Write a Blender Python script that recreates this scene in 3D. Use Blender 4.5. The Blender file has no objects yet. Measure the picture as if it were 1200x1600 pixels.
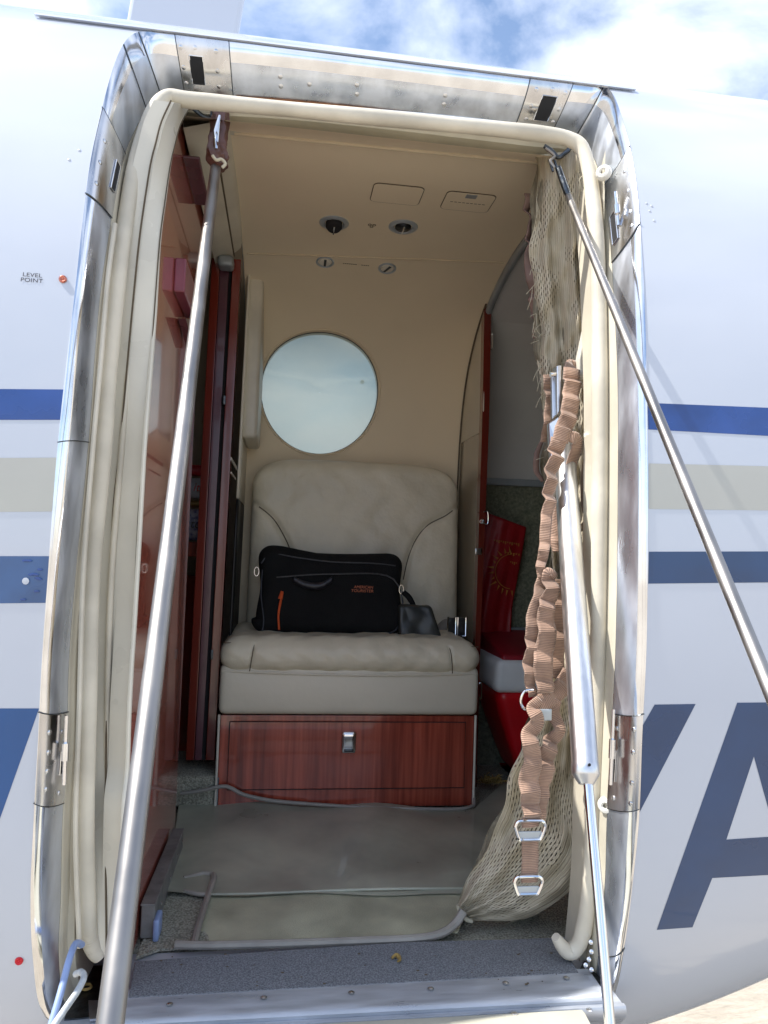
import bpy, bmesh, math, random
import numpy as np
from mathutils import Vector, Matrix
random.seed(4); RNG=np.random.default_rng(7)
S=bpy.context.scene; COL=S.collection
# ---------------------------------------------------------------- camera
F=1155.; YAW=math.radians(7.8); PIT=math.radians(2.9); ROL=math.radians(1.95)
fw=np.array([math.sin(YAW)*math.cos(PIT),math.cos(YAW)*math.cos(PIT),math.sin(PIT)])
rt0=np.array([math.cos(YAW),-math.sin(YAW),0.]); up0=np.cross(rt0,fw)
rt=rt0*math.cos(ROL)+up0*math.sin(ROL); up=up0*math.cos(ROL)-rt0*math.sin(ROL)
CAM=np.array([0,0,1.75])
cd=bpy.data.cameras.new('camera'); cam=bpy.data.objects.new('camera',cd); COL.objects.link(cam); S.camera=cam
cd.sensor_fit='VERTICAL'; cd.sensor_height=36; cd.sensor_width=27; cd.lens=F/1600*36
cd.clip_start=.02; cd.clip_end=5000
cam.matrix_world=Matrix(((rt[0],up[0],-fw[0],CAM[0]),(rt[1],up[1],-fw[1],CAM[1]),(rt[2],up[2],-fw[2],CAM[2]),(0,0,0,1)))
# ---------------------------------------------------------------- light
SUN=np.array([-.70,-.035,1.0]); SUN/=np.linalg.norm(SUN)
el=math.asin(SUN[2]); az=math.atan2(SUN[0],SUN[1])
W=bpy.data.worlds.new('World'); S.world=W; W.use_nodes=True
nt=W.node_tree; nt.nodes.clear()
def N(t,ty,**k):
    n=t.nodes.new(ty)
    for a,b in k.items(): setattr(n,a,b)
    return n
out=N(nt,'ShaderNodeOutputWorld'); bg=N(nt,'ShaderNodeBackground'); sky=N(nt,'ShaderNodeTexSky',sky_type='NISHITA')
sky.sun_disc=False; sky.sun_elevation=el; sky.sun_rotation=az; sky.air_density=1.0; sky.dust_density=.6; sky.ozone_density=1.5
bg.inputs[1].default_value=.11
tc=N(nt,'ShaderNodeTexCoord'); mp=N(nt,'ShaderNodeMapping'); mp.inputs['Scale'].default_value=(1.,1.,1.9); mp.inputs['Location'].default_value=(.35,.2,.1)
no=N(nt,'ShaderNodeTexNoise'); no.inputs['Scale'].default_value=3.1; no.inputs['Detail'].default_value=7; no.inputs['Roughness'].default_value=.55; no.inputs['Distortion'].default_value=.35
rp=N(nt,'ShaderNodeValToRGB'); rp.color_ramp.elements[0].position=.43; rp.color_ramp.elements[1].position=.60
mx=N(nt,'ShaderNodeMixRGB'); mx.inputs[2].default_value=(6.1,6.7,8.0,1)
nt.links.new(tc.outputs['Generated'],mp.inputs[0]); nt.links.new(mp.outputs[0],no.inputs['Vector']); nt.links.new(no.outputs[0],rp.inputs[0])
hs=N(nt,'ShaderNodeHueSaturation'); hs.inputs['Saturation'].default_value=.95; hs.inputs['Value'].default_value=1.35; nt.links.new(sky.outputs[0],hs.inputs['Color'])
nt.links.new(rp.outputs[0],mx.inputs[0]); nt.links.new(hs.outputs[0],mx.inputs[1]); nt.links.new(mx.outputs[0],bg.inputs[0]); nt.links.new(bg.outputs[0],out.inputs[0])
sl=bpy.data.lights.new('sun','SUN'); sl.energy=4.2; sl.angle=math.radians(.55); sl.color=(1,.955,.88)
so=bpy.data.objects.new('sun',sl); COL.objects.link(so); so.rotation_euler=Vector(-SUN).to_track_quat('-Z','Y').to_euler()
S.view_settings.view_transform='Standard'; S.view_settings.look='None'; S.view_settings.gamma=1; S.view_settings.exposure=.80
S.render.engine='CYCLES'
try:
    S.cycles.max_bounces=10; S.cycles.diffuse_bounces=6; S.cycles.glossy_bounces=5; S.cycles.transparent_max_bounces=12
except Exception: pass
# ---------------------------------------------------------------- pixel rays at real depths
def ray(px,py): return fw*F+rt*(px-600)-up*(py-800)
def PY(px,py,Y): r=ray(px,py); return CAM+r*(Y/r[1])
def PZ(px,py,Z): r=ray(px,py); return CAM+r*((Z-1.75)/r[2])
def PX(px,py,X): r=ray(px,py); return CAM+r*(X/r[0])
# ---------------------------------------------------------------- material helpers
def mat(name,col,rough=.5,metal=0.,var=.12,vs=6.,bump=0.,bs=80.,coat=0.,spec=.5,rvar=0.,stretch=(1,1,1),bdist=.01,sheen=0.,col2=None,lo=.35,hi=.65,detail=4):
    m=bpy.data.materials.new(name); m.use_nodes=True; t=m.node_tree; p=t.nodes['Principled BSDF']
    p.inputs['Roughness'].default_value=rough; p.inputs['Metallic'].default_value=metal
    p.inputs['Coat Weight'].default_value=coat; p.inputs['Coat Roughness'].default_value=.04; p.inputs['Specular IOR Level'].default_value=spec
    if sheen: p.inputs['Sheen Weight'].default_value=sheen
    tc=N(t,'ShaderNodeTexCoord'); mp=N(t,'ShaderNodeMapping'); mp.inputs['Scale'].default_value=stretch
    t.links.new(tc.outputs['Object'],mp.inputs[0])
    n=N(t,'ShaderNodeTexNoise'); n.inputs['Scale'].default_value=vs; n.inputs['Detail'].default_value=detail
    t.links.new(mp.outputs[0],n.inputs['Vector'])
    r=N(t,'ShaderNodeValToRGB'); r.color_ramp.elements[0].position=lo; r.color_ramp.elements[1].position=hi
    c=np.array(col,float); c2=np.array(col2,float) if col2 is not None else c*(1-var)
    c1=c if col2 is not None else np.minimum(c*(1+var),.95)
    r.color_ramp.elements[0].color=(*c2,1); r.color_ramp.elements[1].color=(*c1,1)
    t.links.new(n.outputs[0],r.inputs[0]); t.links.new(r.outputs[0],p.inputs['Base Color'])
    if rvar:
        mr=N(t,'ShaderNodeMapRange'); mr.inputs[3].default_value=max(rough-rvar,.02); mr.inputs[4].default_value=rough+rvar
        mr.inputs[1].default_value=.3; mr.inputs[2].default_value=.7
        t.links.new(n.outputs[0],mr.inputs[0]); t.links.new(mr.outputs[0],p.inputs['Roughness'])
    if bump:
        b=N(t,'ShaderNodeBump'); b.inputs['Strength'].default_value=bump; b.inputs['Distance'].default_value=bdist
        n2=N(t,'ShaderNodeTexNoise'); n2.inputs['Scale'].default_value=bs; n2.inputs['Detail'].default_value=3
        t.links.new(mp.outputs[0],n2.inputs['Vector']); t.links.new(n2.outputs[0],b.inputs['Height']); t.links.new(b.outputs[0],p.inputs['Normal'])
    return m
M={}
M['skin']=mat('white aircraft paint',(.52,.56,.635),.22,0,.02,2.5,.05,3,coat=.6,bdist=.02,rvar=.05)
M['navy']=mat('navy paint',(.014,.058,.24),.25,0,.22,9,coat=.5,rvar=.1)
M['navy_old']=mat('worn navy paint',(.035,.10,.25),.3,0,.25,9,coat=.5,rvar=.1)
M['greyband']=mat('beige paint',(.46,.46,.42),.3,0,.04,6,coat=.4)
M['slate']=mat('slate lettering paint',(.012,.048,.135),.3,0,.15,7,coat=.4,rvar=.1)
M['royal']=mat('royal lettering paint',(.004,.075,.25),.3,0,.08,7,coat=.4)
M['alu']=mat('polished aluminium',(.78,.79,.81),.12,1,.08,22,.06,10,rvar=.06,bdist=.004)
M['alu_matt']=mat('weathered aluminium',(.62,.66,.73),.34,.85,.2,26,.12,70,rvar=.14,bdist=.002,stretch=(1,1,.3),detail=8)
M['alu_scuff']=mat('scuffed aluminium',(.66,.66,.67),.25,1,.18,30,.15,40,rvar=.15,bdist=.003,stretch=(1,1,.25))
M['brushed']=mat('brushed aluminium',(.70,.71,.73),.33,1,.04,25,0,160,rvar=.02,bdist=.002,stretch=(6,6,.3))
M['steel']=mat('polished steel tube',(.33,.315,.30),.44,1,.12,14,.05,60,rvar=.1,bdist=.002)
M['sillalu']=mat('anodised sill aluminium',(.50,.53,.58),.40,.45,.16,18,.2,60,rvar=.16,bdist=.002,stretch=(.5,3,1),detail=9)
M['track']=mat('dull grey track metal',(.22,.225,.22),.5,.35,.2,30,.1,90)
M['chrome']=mat('chrome',(.8,.8,.82),.07,1,.03,20)
M['darkmetal']=mat('dark metal',(.10,.11,.12),.35,1,.3,60,.2,90)
M['cream']=mat('cream trim plastic',(.58,.54,.44),.38,0,.10,9,.06,120,rvar=.08,bdist=.003)
M['creamwhite']=mat('off white trim',(.66,.63,.54),.30,0,.07,8,.05,90,rvar=.06,bdist=.003)
M['seal']=mat('cream door seal rubber',(.62,.575,.475),.62,0,.16,9,.35,38,bdist=.003)
M['headliner']=mat('beige ultrasuede headliner',(.78,.67,.49),.75,0,.035,3,.12,500,bdist=.002,spec=.25)
M['greywall']=mat('light grey baggage lining',(.62,.61,.59),.65,0,.05,5,.1,200,bdist=.002)
M['greytrim']=mat('grey edge trim',(.30,.33,.35),.4,.3,.1,12)
M['greymetal']=mat('pale grey strip',(.45,.50,.54),.4,.5,.06,12)
M['leather']=mat('taupe leather',(.68,.62,.475),.42,0,.06,9,.55,34,rvar=.08,bdist=.006,detail=6)
M['leather_band']=mat('smooth taupe leather',(.66,.61,.49),.40,0,.04,5,.12,60,bdist=.004)
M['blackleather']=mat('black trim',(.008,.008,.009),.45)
M['black']=mat('black nylon',(.007,.0075,.008),.85,0,.2,12,.5,260,bdist=.004,spec=.25)
M['blackshiny']=mat('black satin band',(.02,.02,.026),.35,0,.2,12,.2,160)
M['hole']=mat('painted cavity shade',(.012,.012,.014),.8)  # near-black colour stands in for the shade inside slots and gaps
M['orange']=mat('orange pull',(.70,.10,.02),.5,0,.1)
M['redc']=mat('red cooler plastic',(.66,.008,.016),.32,0,.08,7,.06,200,bdist=.002)
M['redlid']=mat('dark red lid',(.30,.010,.022),.45,0,.08,7,.1,160,bdist=.002)
M['whitep']=mat('white cooler plastic',(.86,.88,.88),.4,0,.06,7)
M['redbag']=mat('red polypropylene bag',(.36,.006,.012),.45,0,.15,7,.5,14,bdist=.02)
M['gold']=mat('gold print',(.45,.17,.03),.5,0,.2,30)
M['carpetwall']=mat('olive carpet lining',(.22,.23,.165),.95,0,.35,120,.6,260,bdist=.006,spec=.1,lo=.3,hi=.7)
M['carpet']=mat('grey loop carpet',(.52,.51,.42),.95,0,0,260,.9,300,bdist=.008,spec=.1,col2=(.26,.26,.21),lo=.38,hi=.62)
M['thresh']=mat('blue grey threshold carpet',(.28,.295,.315),.93,0,0,420,.5,360,bdist=.004,spec=.15,col2=(.125,.135,.15),lo=.36,hi=.66)
M['vinyl']=mat('grey floor mat',(.38,.39,.31),.36,0,.30,4.5,.35,5,rvar=.12,bdist=.03,coat=.15,detail=6)
M['vinyl2']=mat('olive floor mat',(.47,.47,.34),.45,0,.22,9,.5,380,rvar=.1,bdist=.003,coat=.1,detail=8)
M['piping']=mat('grey brown piping',(.30,.28,.25),.5,0,.15,15,.2,90,bdist=.003)
M['rope']=mat('straw twine',(.34,.23,.07),.8,0,.25,40)
M['cable_blue']=mat('pale blue hose',(.27,.36,.60),.4,0,.1,20)
M['cable_white']=mat('white braided hose',(.55,.58,.60),.5,0,.15,90,.4,300,bdist=.002)
M['whiteplastic']=mat('white nylon',(.70,.69,.64),.35)
M['label']=mat('pale sticker',(.38,.35,.31),.5,0,.25,120)
M['ink']=mat('dark ink',(.03,.03,.05),.6)
M['inkbrown']=mat('faded brown ink',(.10,.075,.045),.7)
M['boot']=mat('brown leather boot',(.115,.055,.045),.38,0,.35,22,.5,60,bdist=.006)
M['purple']=mat('purple brown lacquer',(.10,.035,.05),.25,0,.15,12,coat=.4)
M['pinkbox']=mat('mauve box',(.24,.06,.09),.35,0,.12,20,coat=.3)
M['stripered']=mat('red lacquered edge',(.15,.020,.012),.16,0,.25,12,coat=.7,stretch=(1,1,.15))
M['concrete']=mat('apron concrete',(.52,.455,.37),.9,0,0,14,.8,50,bdist=.02,col2=(.36,.315,.255),detail=10,lo=.25,hi=.75,stretch=(.35,1.6,1))
M['steplid']=mat('cream airstair lining',(.50,.485,.40),.45,0,.10,8,.1,90,bdist=.003)
M['packred']=mat('red packet',(.45,.02,.035),.4,0,.2,30)
M['packgrey']=mat('pale grey packet',(.5,.52,.58),.4,0,.25,40)
M['packgold']=mat('gold packet',(.22,.14,.04),.35,0,.3,40)
M['packblue']=mat('blue patterned packet',(.09,.10,.30),.35,0,0,110,col2=(.5,.5,.6),detail=2)
M['bluefoil']=mat('blue film edge',(.03,.08,.20),.2,0,.3,60,coat=.6)
M['darkfoil']=mat('dark plastic pouch',(.030,.033,.030),.4,0,.3,12,.25,10,coat=.1,bdist=.02)
def wood(name,a,b,coat=.9,r=.22,sc=9):
    m=mat(name,a,r,0,0,sc,coat=coat,col2=b,stretch=(9,9,.35),detail=9,lo=.3,hi=.72)
    return m
M['wood']=wood('mahogany veneer',(.46,.095,.055),(.19,.032,.02))
M['wood_wall']=wood('reddish walnut laminate',(.55,.15,.10),(.38,.085,.055),1.0,.2,6)
def glass(name,tint,rough,alpha,spec=.5):
    m=bpy.data.materials.new(name); m.use_nodes=True; t=m.node_tree; t.nodes.clear()
    o=N(t,'ShaderNodeOutputMaterial'); tr=N(t,'ShaderNodeBsdfTransparent'); gl=N(t,'ShaderNodeBsdfGlossy'); df=N(t,'ShaderNodeBsdfDiffuse')
    tr.inputs[0].default_value=(*tint,1); gl.inputs['Roughness'].default_value=rough; df.inputs[0].default_value=(.5,.55,.5,1)
    fr=N(t,'ShaderNodeFresnel'); fr.inputs[0].default_value=1.45
    m1=N(t,'ShaderNodeMixShader'); m2=N(t,'ShaderNodeMixShader')
    n=N(t,'ShaderNodeTexNoise'); n.inputs['Scale'].default_value=4; n.inputs['Detail'].default_value=6
    tc=N(t,'ShaderNodeTexCoord'); t.links.new(tc.outputs['Object'],n.inputs['Vector'])
    mr=N(t,'ShaderNodeMapRange'); mr.inputs[3].default_value=alpha*.6; mr.inputs[4].default_value=alpha*1.4; t.links.new(n.outputs[0],mr.inputs[0])
    tl=N(t,'ShaderNodeBsdfTranslucent'); tl.inputs[0].default_value=(.60,.68,.60,1); m3=N(t,'ShaderNodeMixShader'); m3.inputs[0].default_value=.75
    t.links.new(df.outputs[0],m3.inputs[1]); t.links.new(tl.outputs[0],m3.inputs[2])
    t.links.new(mr.outputs[0],m1.inputs[0]); t.links.new(tr.outputs[0],m1.inputs[1]); t.links.new(m3.outputs[0],m1.inputs[2])
    t.links.new(fr.outputs[0],m2.inputs[0]); t.links.new(m1.outputs[0],m2.inputs[1]); t.links.new(gl.outputs[0],m2.inputs[2]); t.links.new(m2.outputs[0],o.inputs[0])
    return m
M['pane']=glass('tinted acrylic window',(.54,.56,.46),.05,.6)
M['clearvinyl']=glass('clear vinyl sheet',(.80,.84,.84),.12,.10)
def uvmat(name,kind):
    m=bpy.data.materials.new(name); m.use_nodes=True; t=m.node_tree; p=t.nodes['Principled BSDF']; L=t.links.new
    uv=N(t,'ShaderNodeUVMap'); sp=N(t,'ShaderNodeSeparateXYZ'); L(uv.outputs[0],sp.inputs[0])
    def mth(op,a,b=None,c=None):
        n=N(t,'ShaderNodeMath',operation=op)
        for i,v in enumerate((a,b,c)):
            if v is None: continue
            if isinstance(v,(int,float)): n.inputs[i].default_value=v
            else: L(v,n.inputs[i])
        return n.outputs[0]
    if kind=='strap':
        # fine ribs across the webbing, plus soiling
        rib=mth('SINE',mth('MULTIPLY',sp.outputs[1],2*math.pi/.0026))
        nz=N(t,'ShaderNodeTexNoise'); nz.inputs['Scale'].default_value=22; nz.inputs['Detail'].default_value=5
        tc=N(t,'ShaderNodeTexCoord'); L(tc.outputs['Object'],nz.inputs['Vector'])
        r=N(t,'ShaderNodeValToRGB'); r.color_ramp.elements[0].position=.35; r.color_ramp.elements[1].position=.65
        r.color_ramp.elements[0].color=(.27,.165,.115,1); r.color_ramp.elements[1].color=(.50,.315,.225,1); L(nz.outputs[0],r.inputs[0])
        mxx=N(t,'ShaderNodeMixRGB',blend_type='MULTIPLY'); mxx.inputs[0].default_value=1
        cr=N(t,'ShaderNodeMapRange'); cr.inputs[1].default_value=-1; cr.inputs[3].default_value=.5; cr.inputs[4].default_value=1.15; L(rib,cr.inputs[0])
        L(r.outputs[0],mxx.inputs[1]); L(cr.outputs[0],mxx.inputs[2]); L(mxx.outputs[0],p.inputs['Base Color'])
        b=N(t,'ShaderNodeBump'); b.inputs['Strength'].default_value=.5; b.inputs['Distance'].default_value=.0008; L(rib,b.inputs['Height']); L(b.outputs[0],p.inputs['Normal'])
        p.inputs['Roughness'].default_value=.6; p.inputs['Sheen Weight'].default_value=.3
    else:
        # vertical cords (u) tied together in rows (v): slots open between the cords
        nz=N(t,'ShaderNodeTexNoise'); nz.inputs['Scale'].default_value=14; nz.inputs['Detail'].default_value=3; L(uv.outputs[0],nz.inputs['Vector'])
        wob=mth('MULTIPLY',mth('SUBTRACT',nz.outputs[0],.5),.011)
        u=mth('ADD',sp.outputs[0],wob)
        cu=mth('MULTIPLY',u,1/.0042)
        col=mth('FLOOR',cu)
        c=mth('SINE',mth('MULTIPLY',cu,2*math.pi))
        odd=mth('MULTIPLY',mth('MODULO',mth('ABSOLUTE',col),2.),.5)
        row=mth('ADD',mth('MULTIPLY',mth('ADD',sp.outputs[1],mth('MULTIPLY',wob,1.2)),1/.0135),odd)
        rs=mth('SINE',mth('MULTIPLY',row,2*math.pi))
        gap=mth('MULTIPLY',mth('LESS_THAN',c,-.50),mth('GREATER_THAN',rs,.1))
        nz2=N(t,'ShaderNodeTexNoise'); nz2.inputs['Scale'].default_value=11; nz2.inputs['Detail'].default_value=4; L(uv.outputs[0],nz2.inputs['Vector'])
        gap=mth('MULTIPLY',gap,mth('GREATER_THAN',nz2.outputs[0],.49))
        fine=mth('SINE',mth('MULTIPLY',u,2*math.pi/.0026))
        r=N(t,'ShaderNodeValToRGB'); r.color_ramp.elements[0].position=.3; r.color_ramp.elements[1].position=.7
        r.color_ramp.elements[0].color=(.43,.375,.27,1); r.color_ramp.elements[1].color=(.66,.59,.455,1); L(nz2.outputs[0],r.inputs[0])
        mxx=N(t,'ShaderNodeMixRGB',blend_type='MULTIPLY'); mxx.inputs[0].default_value=1
        cr=N(t,'ShaderNodeMapRange'); cr.inputs[1].default_value=-1; cr.inputs[3].default_value=.66; cr.inputs[4].default_value=1.12
        L(mth('MULTIPLY_ADD',fine,.5,mth('MULTIPLY',c,.5)),cr.inputs[0])
        L(r.outputs[0],mxx.inputs[1]); L(cr.outputs[0],mxx.inputs[2]); L(mxx.outputs[0],p.inputs['Base Color'])
        L(mth('SUBTRACT',1.,gap),p.inputs['Alpha'])
        b=N(t,'ShaderNodeBump'); b.inputs['Strength'].default_value=.45; b.inputs['Distance'].default_value=.0011; L(mth('ADD',c,fine),b.inputs['Height']); L(b.outputs[0],p.inputs['Normal'])
        p.inputs['Roughness'].default_value=.85
    return m
M['strap']=uvmat('tan ribbed webbing','strap'); M['net']=uvmat('cream knotted cord net','net'); M['net_back']=mat('net folds darkened as shade',(.24,.21,.15),.9,0,.3,60,.5,400,stretch=(4,4,.4))  # the back layer's shade behind the slots is put into its darker colour
# ---------------------------------------------------------------- object helpers
WL={}
def tag(o,label=None,cat=None,group=None,kind=None):
    if label: o['label']=label
    if cat: o['category']=cat
    if group: o['group']=group
    if kind: o['kind']=kind
    return o
def thing(name,label,cat,loc=(0,0,0),group=None):
    o=bpy.data.objects.new(name,None); COL.objects.link(o); o.empty_display_size=.05; o.location=loc; WL[o.name]=np.array(loc,float)
    return tag(o,label,cat,group)
def mesh(name,v,f,m,parent=None,smooth=True,uv=None,bevel=0,solid=0,sub=0,autos=None):
    v=np.array(v,float); base=WL[parent.name] if parent else np.zeros(3)
    me=bpy.data.meshes.new(name); me.from_pydata([tuple(p) for p in (v-base)],[],[tuple(map(int,q)) for q in f])
    if uv is not None:
        ul=me.uv_layers.new(name='UVMap'); li=[0]*len(me.loops); me.loops.foreach_get('vertex_index',li)
        ul.data.foreach_set('uv',np.array(uv,dtype='f')[li].ravel())
    me.materials.append(M[m] if isinstance(m,str) else m); me.update()
    if smooth: me.polygons.foreach_set('use_smooth',[True]*len(me.polygons))
    if smooth and not (sub or bevel or solid or uv is not None): me.set_sharp_from_angle(angle=math.radians(42))
    o=bpy.data.objects.new(name,me); COL.objects.link(o)
    if parent: o.parent=parent
    WL[o.name]=base
    if bevel:
        b=o.modifiers.new('b','BEVEL'); b.width=bevel; b.segments=3; b.limit_method='ANGLE'; b.angle_limit=math.radians(35); b.harden_normals=False
    if solid:
        s=o.modifiers.new('s','SOLIDIFY'); s.thickness=solid; s.offset=0
    if sub:
        s=o.modifiers.new('u','SUBSURF'); s.levels=sub; s.render_levels=sub
    if bevel: me.polygons.foreach_set('use_smooth',[False]*len(me.polygons)) if not smooth else None
    return o
class MB:
    def __init__(s): s.v=[]; s.f=[]; s.uv=[]
    def add(s,v,f,uv=None):
        n=len(s.v); s.v+= [tuple(p) for p in v]; s.f+=[tuple(int(i)+n for i in q) for q in f]
        s.uv+= list(uv) if uv is not None else [(0,0)]*len(v); return s
    def build(s,name,m,parent=None,**k): return mesh(name,s.v,s.f,m,parent,uv=s.uv,**k)
def gridf(nr,nc,cr=False,cc=False):
    f=[]
    for i in range(nr if cr else nr-1):
        for j in range(nc if cc else nc-1):
            a=i*nc+j; b=i*nc+(j+1)%nc; c=((i+1)%nr)*nc+(j+1)%nc; d=((i+1)%nr)*nc+j; f.append((a,b,c,d))
    return f
def grid(P,**k):
    P=np.array(P); nr,nc=P.shape[:2]; return P.reshape(-1,3),gridf(nr,nc,**k)
def boxv(x0,x1,y0,y1,z0,z1):
    v=[(x,y,z) for x in (x0,x1) for y in (y0,y1) for z in (z0,z1)]
    return v,[(0,1,3,2),(4,6,7,5),(0,4,5,1),(2,3,7,6),(0,2,6,4),(1,5,7,3)]
def hexa(a,b,c,d,off):
    """quad a,b,c,d pushed by vector off -> closed block"""
    q=[np.array(p,float) for p in (a,b,c,d)]; v=q+[p+np.array(off,float) for p in q]
    return v,[(0,1,2,3),(7,6,5,4),(0,4,5,1),(1,5,6,2),(2,6,7,3),(3,7,4,0)]
def cr(pts,n=8,closed=False):
    p=np.array(pts,float); N_=len(p); o=[]
    for i in range(N_ if closed else N_-1):
        if closed: a,b,c,d=p[(i-1)%N_],p[i],p[(i+1)%N_],p[(i+2)%N_]
        else: a,b,c,d=p[max(i-1,0)],p[i],p[i+1],p[min(i+2,N_-1)]
        for k in range(n):
            t=k/n; o.append(.5*((2*b)+(-a+c)*t+(2*a-5*b+4*c-d)*t*t+(-a+3*b-3*c+d)*t**3))
    if not closed: o.append(p[-1])
    return np.array(o)
def tubev(pts,r,seg=12,cap=True,flat=1.):
    p=np.array(pts,float); n=len(p); r=np.full(n,r) if np.isscalar(r) else np.interp(np.linspace(0,1,n),np.linspace(0,1,len(r)),r)
    T=np.gradient(p,axis=0); T/=np.linalg.norm(T,axis=1)[:,None]+1e-12
    u=np.cross(T[0],[0,1,0.02]); 
    if np.linalg.norm(u)<1e-3: u=np.cross(T[0],[1,0,0])
    V=[]
    for i in range(n):
        u=u-T[i]*np.dot(u,T[i]); u/=np.linalg.norm(u); w=np.cross(T[i],u)
        for k in range(seg):
            a=2*math.pi*k/seg; V.append(p[i]+r[i]*(math.cos(a)*u+flat*math.sin(a)*w))
    f=gridf(n,seg,cc=True)
    if cap: f=f+[tuple(range(seg))[::-1],tuple(range((n-1)*seg,n*seg))]
    return V,f
def rbox(x0,x1,y0,y1,z0,z1,r,n=10,res=(10,10,10),fn=None):
    """rounded box; fn deforms an (N,3) array"""
    lo=np.array([x0,y0,z0]); hi=np.array([x1,y1,z1]); ax=[]
    for i in range(3):
        e=[lo[i]+r*(1-math.cos(a)) for a in np.linspace(0,math.pi/2,n//2+1)]
        mid=np.linspace(lo[i]+r,hi[i]-r,res[i]+1)[1:-1]; e2=[hi[i]-r*(1-math.cos(a)) for a in np.linspace(math.pi/2,0,n//2+1)]
        ax.append(np.concatenate([e,mid,e2]))
    V=[];idx={};Fc=[]
    def vid(p):
        k=tuple(np.round(p,6))
        if k not in idx: idx[k]=len(V); V.append(p)
        return idx[k]
    for a in range(3):
        b,c=(a+1)%3,(a+2)%3
        for s,val in ((0,lo[a]),(1,hi[a])):
            A,B=ax[b],ax[c]; ids=np.empty((len(A),len(B)),int)
            for i,p in enumerate(A):
                for j,q in enumerate(B):
                    w=[0,0,0]; w[a]=val; w[b]=p; w[c]=q; ids[i,j]=vid(np.array(w,float))
            for i in range(len(A)-1):
                for j in range(len(B)-1):
                    q=(ids[i,j],ids[i+1,j],ids[i+1,j+1],ids[i,j+1]); Fc.append(q if s else q[::-1])
    V=np.array(V); q=np.clip(V,lo+r,hi-r); d=V-q; L=np.linalg.norm(d,axis=1)[:,None]; V=q+np.where(L>1e-9,d/np.maximum(L,1e-9)*r,0)
    if fn: V=fn(V.copy())
    return V,Fc
def prism(poly,off):
    """planar 3D polygon pushed by off"""
    p=[np.array(q,float) for q in poly]; n=len(p); v=p+[q+np.array(off,float) for q in p]
    return v,[tuple(range(n)),tuple(range(2*n-1,n-1,-1))]+[(i,i+n,(i+1)%n+n,(i+1)%n) for i in range(n)]
def lathe(prof,c,axis,seg=24):
    """prof = (radius, height) pairs about axis through c"""
    ax=np.array(axis,float); ax/=np.linalg.norm(ax); u=np.cross(ax,[0.31,.2,.9]); u/=np.linalg.norm(u); w=np.cross(ax,u); V=[]
    for r,h in prof:
        for k in range(seg):
            a=2*math.pi*k/seg; V.append(np.array(c)+ax*h+r*(math.cos(a)*u+math.sin(a)*w))
    return V,gridf(len(prof),seg,cc=True)
def textmesh(body,size,spacing=1.,italic=0.):
    c=bpy.data.curves.new('t','FONT'); c.body=body; c.size=size; c.align_x='CENTER'; c.align_y='CENTER'; c.space_character=spacing; c.shear=italic; c.space_line=.95
    o=bpy.data.objects.new('t',c); COL.objects.link(o); dg=bpy.context.evaluated_depsgraph_get(); dg.update()
    me=bpy.data.meshes.new_from_object(o.evaluated_get(dg)); v=np.array([x.co[:] for x in me.vertices]); f=[tuple(p.vertices) for p in me.polygons]
    bpy.data.objects.remove(o); bpy.data.curves.remove(c); return v,f
# ---------------------------------------------------------------- fuselage surface
YC,ZC=1.74,1.70
def sect(x):
    x=np.asarray(x,float)
    k=np.where(x<-3.2,np.sqrt(np.clip(1-((x+3.2)/1.6)**2,0,1)),1.)
    kt=np.where(x>1.2,1-.17*(x-1.2),1.)
    rise=np.where(x<.30,0,np.where(x<1.2,.38*(x-.30)**2,.38*.9**2+.66*(x-1.2)*.8))
    a=.74*k*kt; bt=1.075*k*kt; bb=np.maximum(.93*k-np.minimum(rise,.78),.05)
    return a,bt,bb
def skin(x,th,off=0.,side=-1):
    a,bt,bb=sect(x); s=np.sin(th); c=np.cos(th); n=np.where(s>=0,2.6,2.7); b=np.where(s>=0,bt,bb)
    return np.stack([x+0*s,YC+side*(a+off)*np.abs(c)**(2/n),ZC+np.sign(s)*(b+off)*np.abs(s)**(2/n)],-1)
def skinY(x,z,off=0.,side=-1):
    a,bt,bb=sect(x); dz=z-ZC; n=np.where(dz>=0,2.6,2.7); b=np.where(dz>=0,bt,bb)
    return YC+side*(a+off)*np.clip(1-np.clip(np.abs(dz)/(b+off),0,1)**n,0,1)**(1/n)
def theta(x,z):
    a,bt,bb=sect(x); dz=z-ZC; n=2.6 if dz>=0 else 2.7; b=bt if dz>=0 else bb
    return math.copysign(math.asin(min(1,(abs(dz)/b)**(n/2))),dz)
def hit(px,py,off=0.):
    r=ray(px,py); r=r/r[1]; Y=.7; prev=None
    for Y in np.arange(.8,1.9,.002):
        p=CAM+r*Y
        if Y>=skinY(p[0],p[2],off): 
            lo,hi=Y-.002,Y
            for _ in range(20):
                m_=(lo+hi)/2; q=CAM+r*m_
                if m_>=skinY(q[0],q[2],off): hi=m_
                else: lo=m_
            return CAM+r*hi
    # grazing: closest point
    Ys=np.arange(.9,1.7,.002); d=[skinY((CAM+r*Y)[0],(CAM+r*Y)[2],off)-Y for Y in Ys]; Y=Ys[int(np.argmin(d))]; q=CAM+r*Y; q[1]=skinY(q[0],q[2],off); return q
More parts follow.
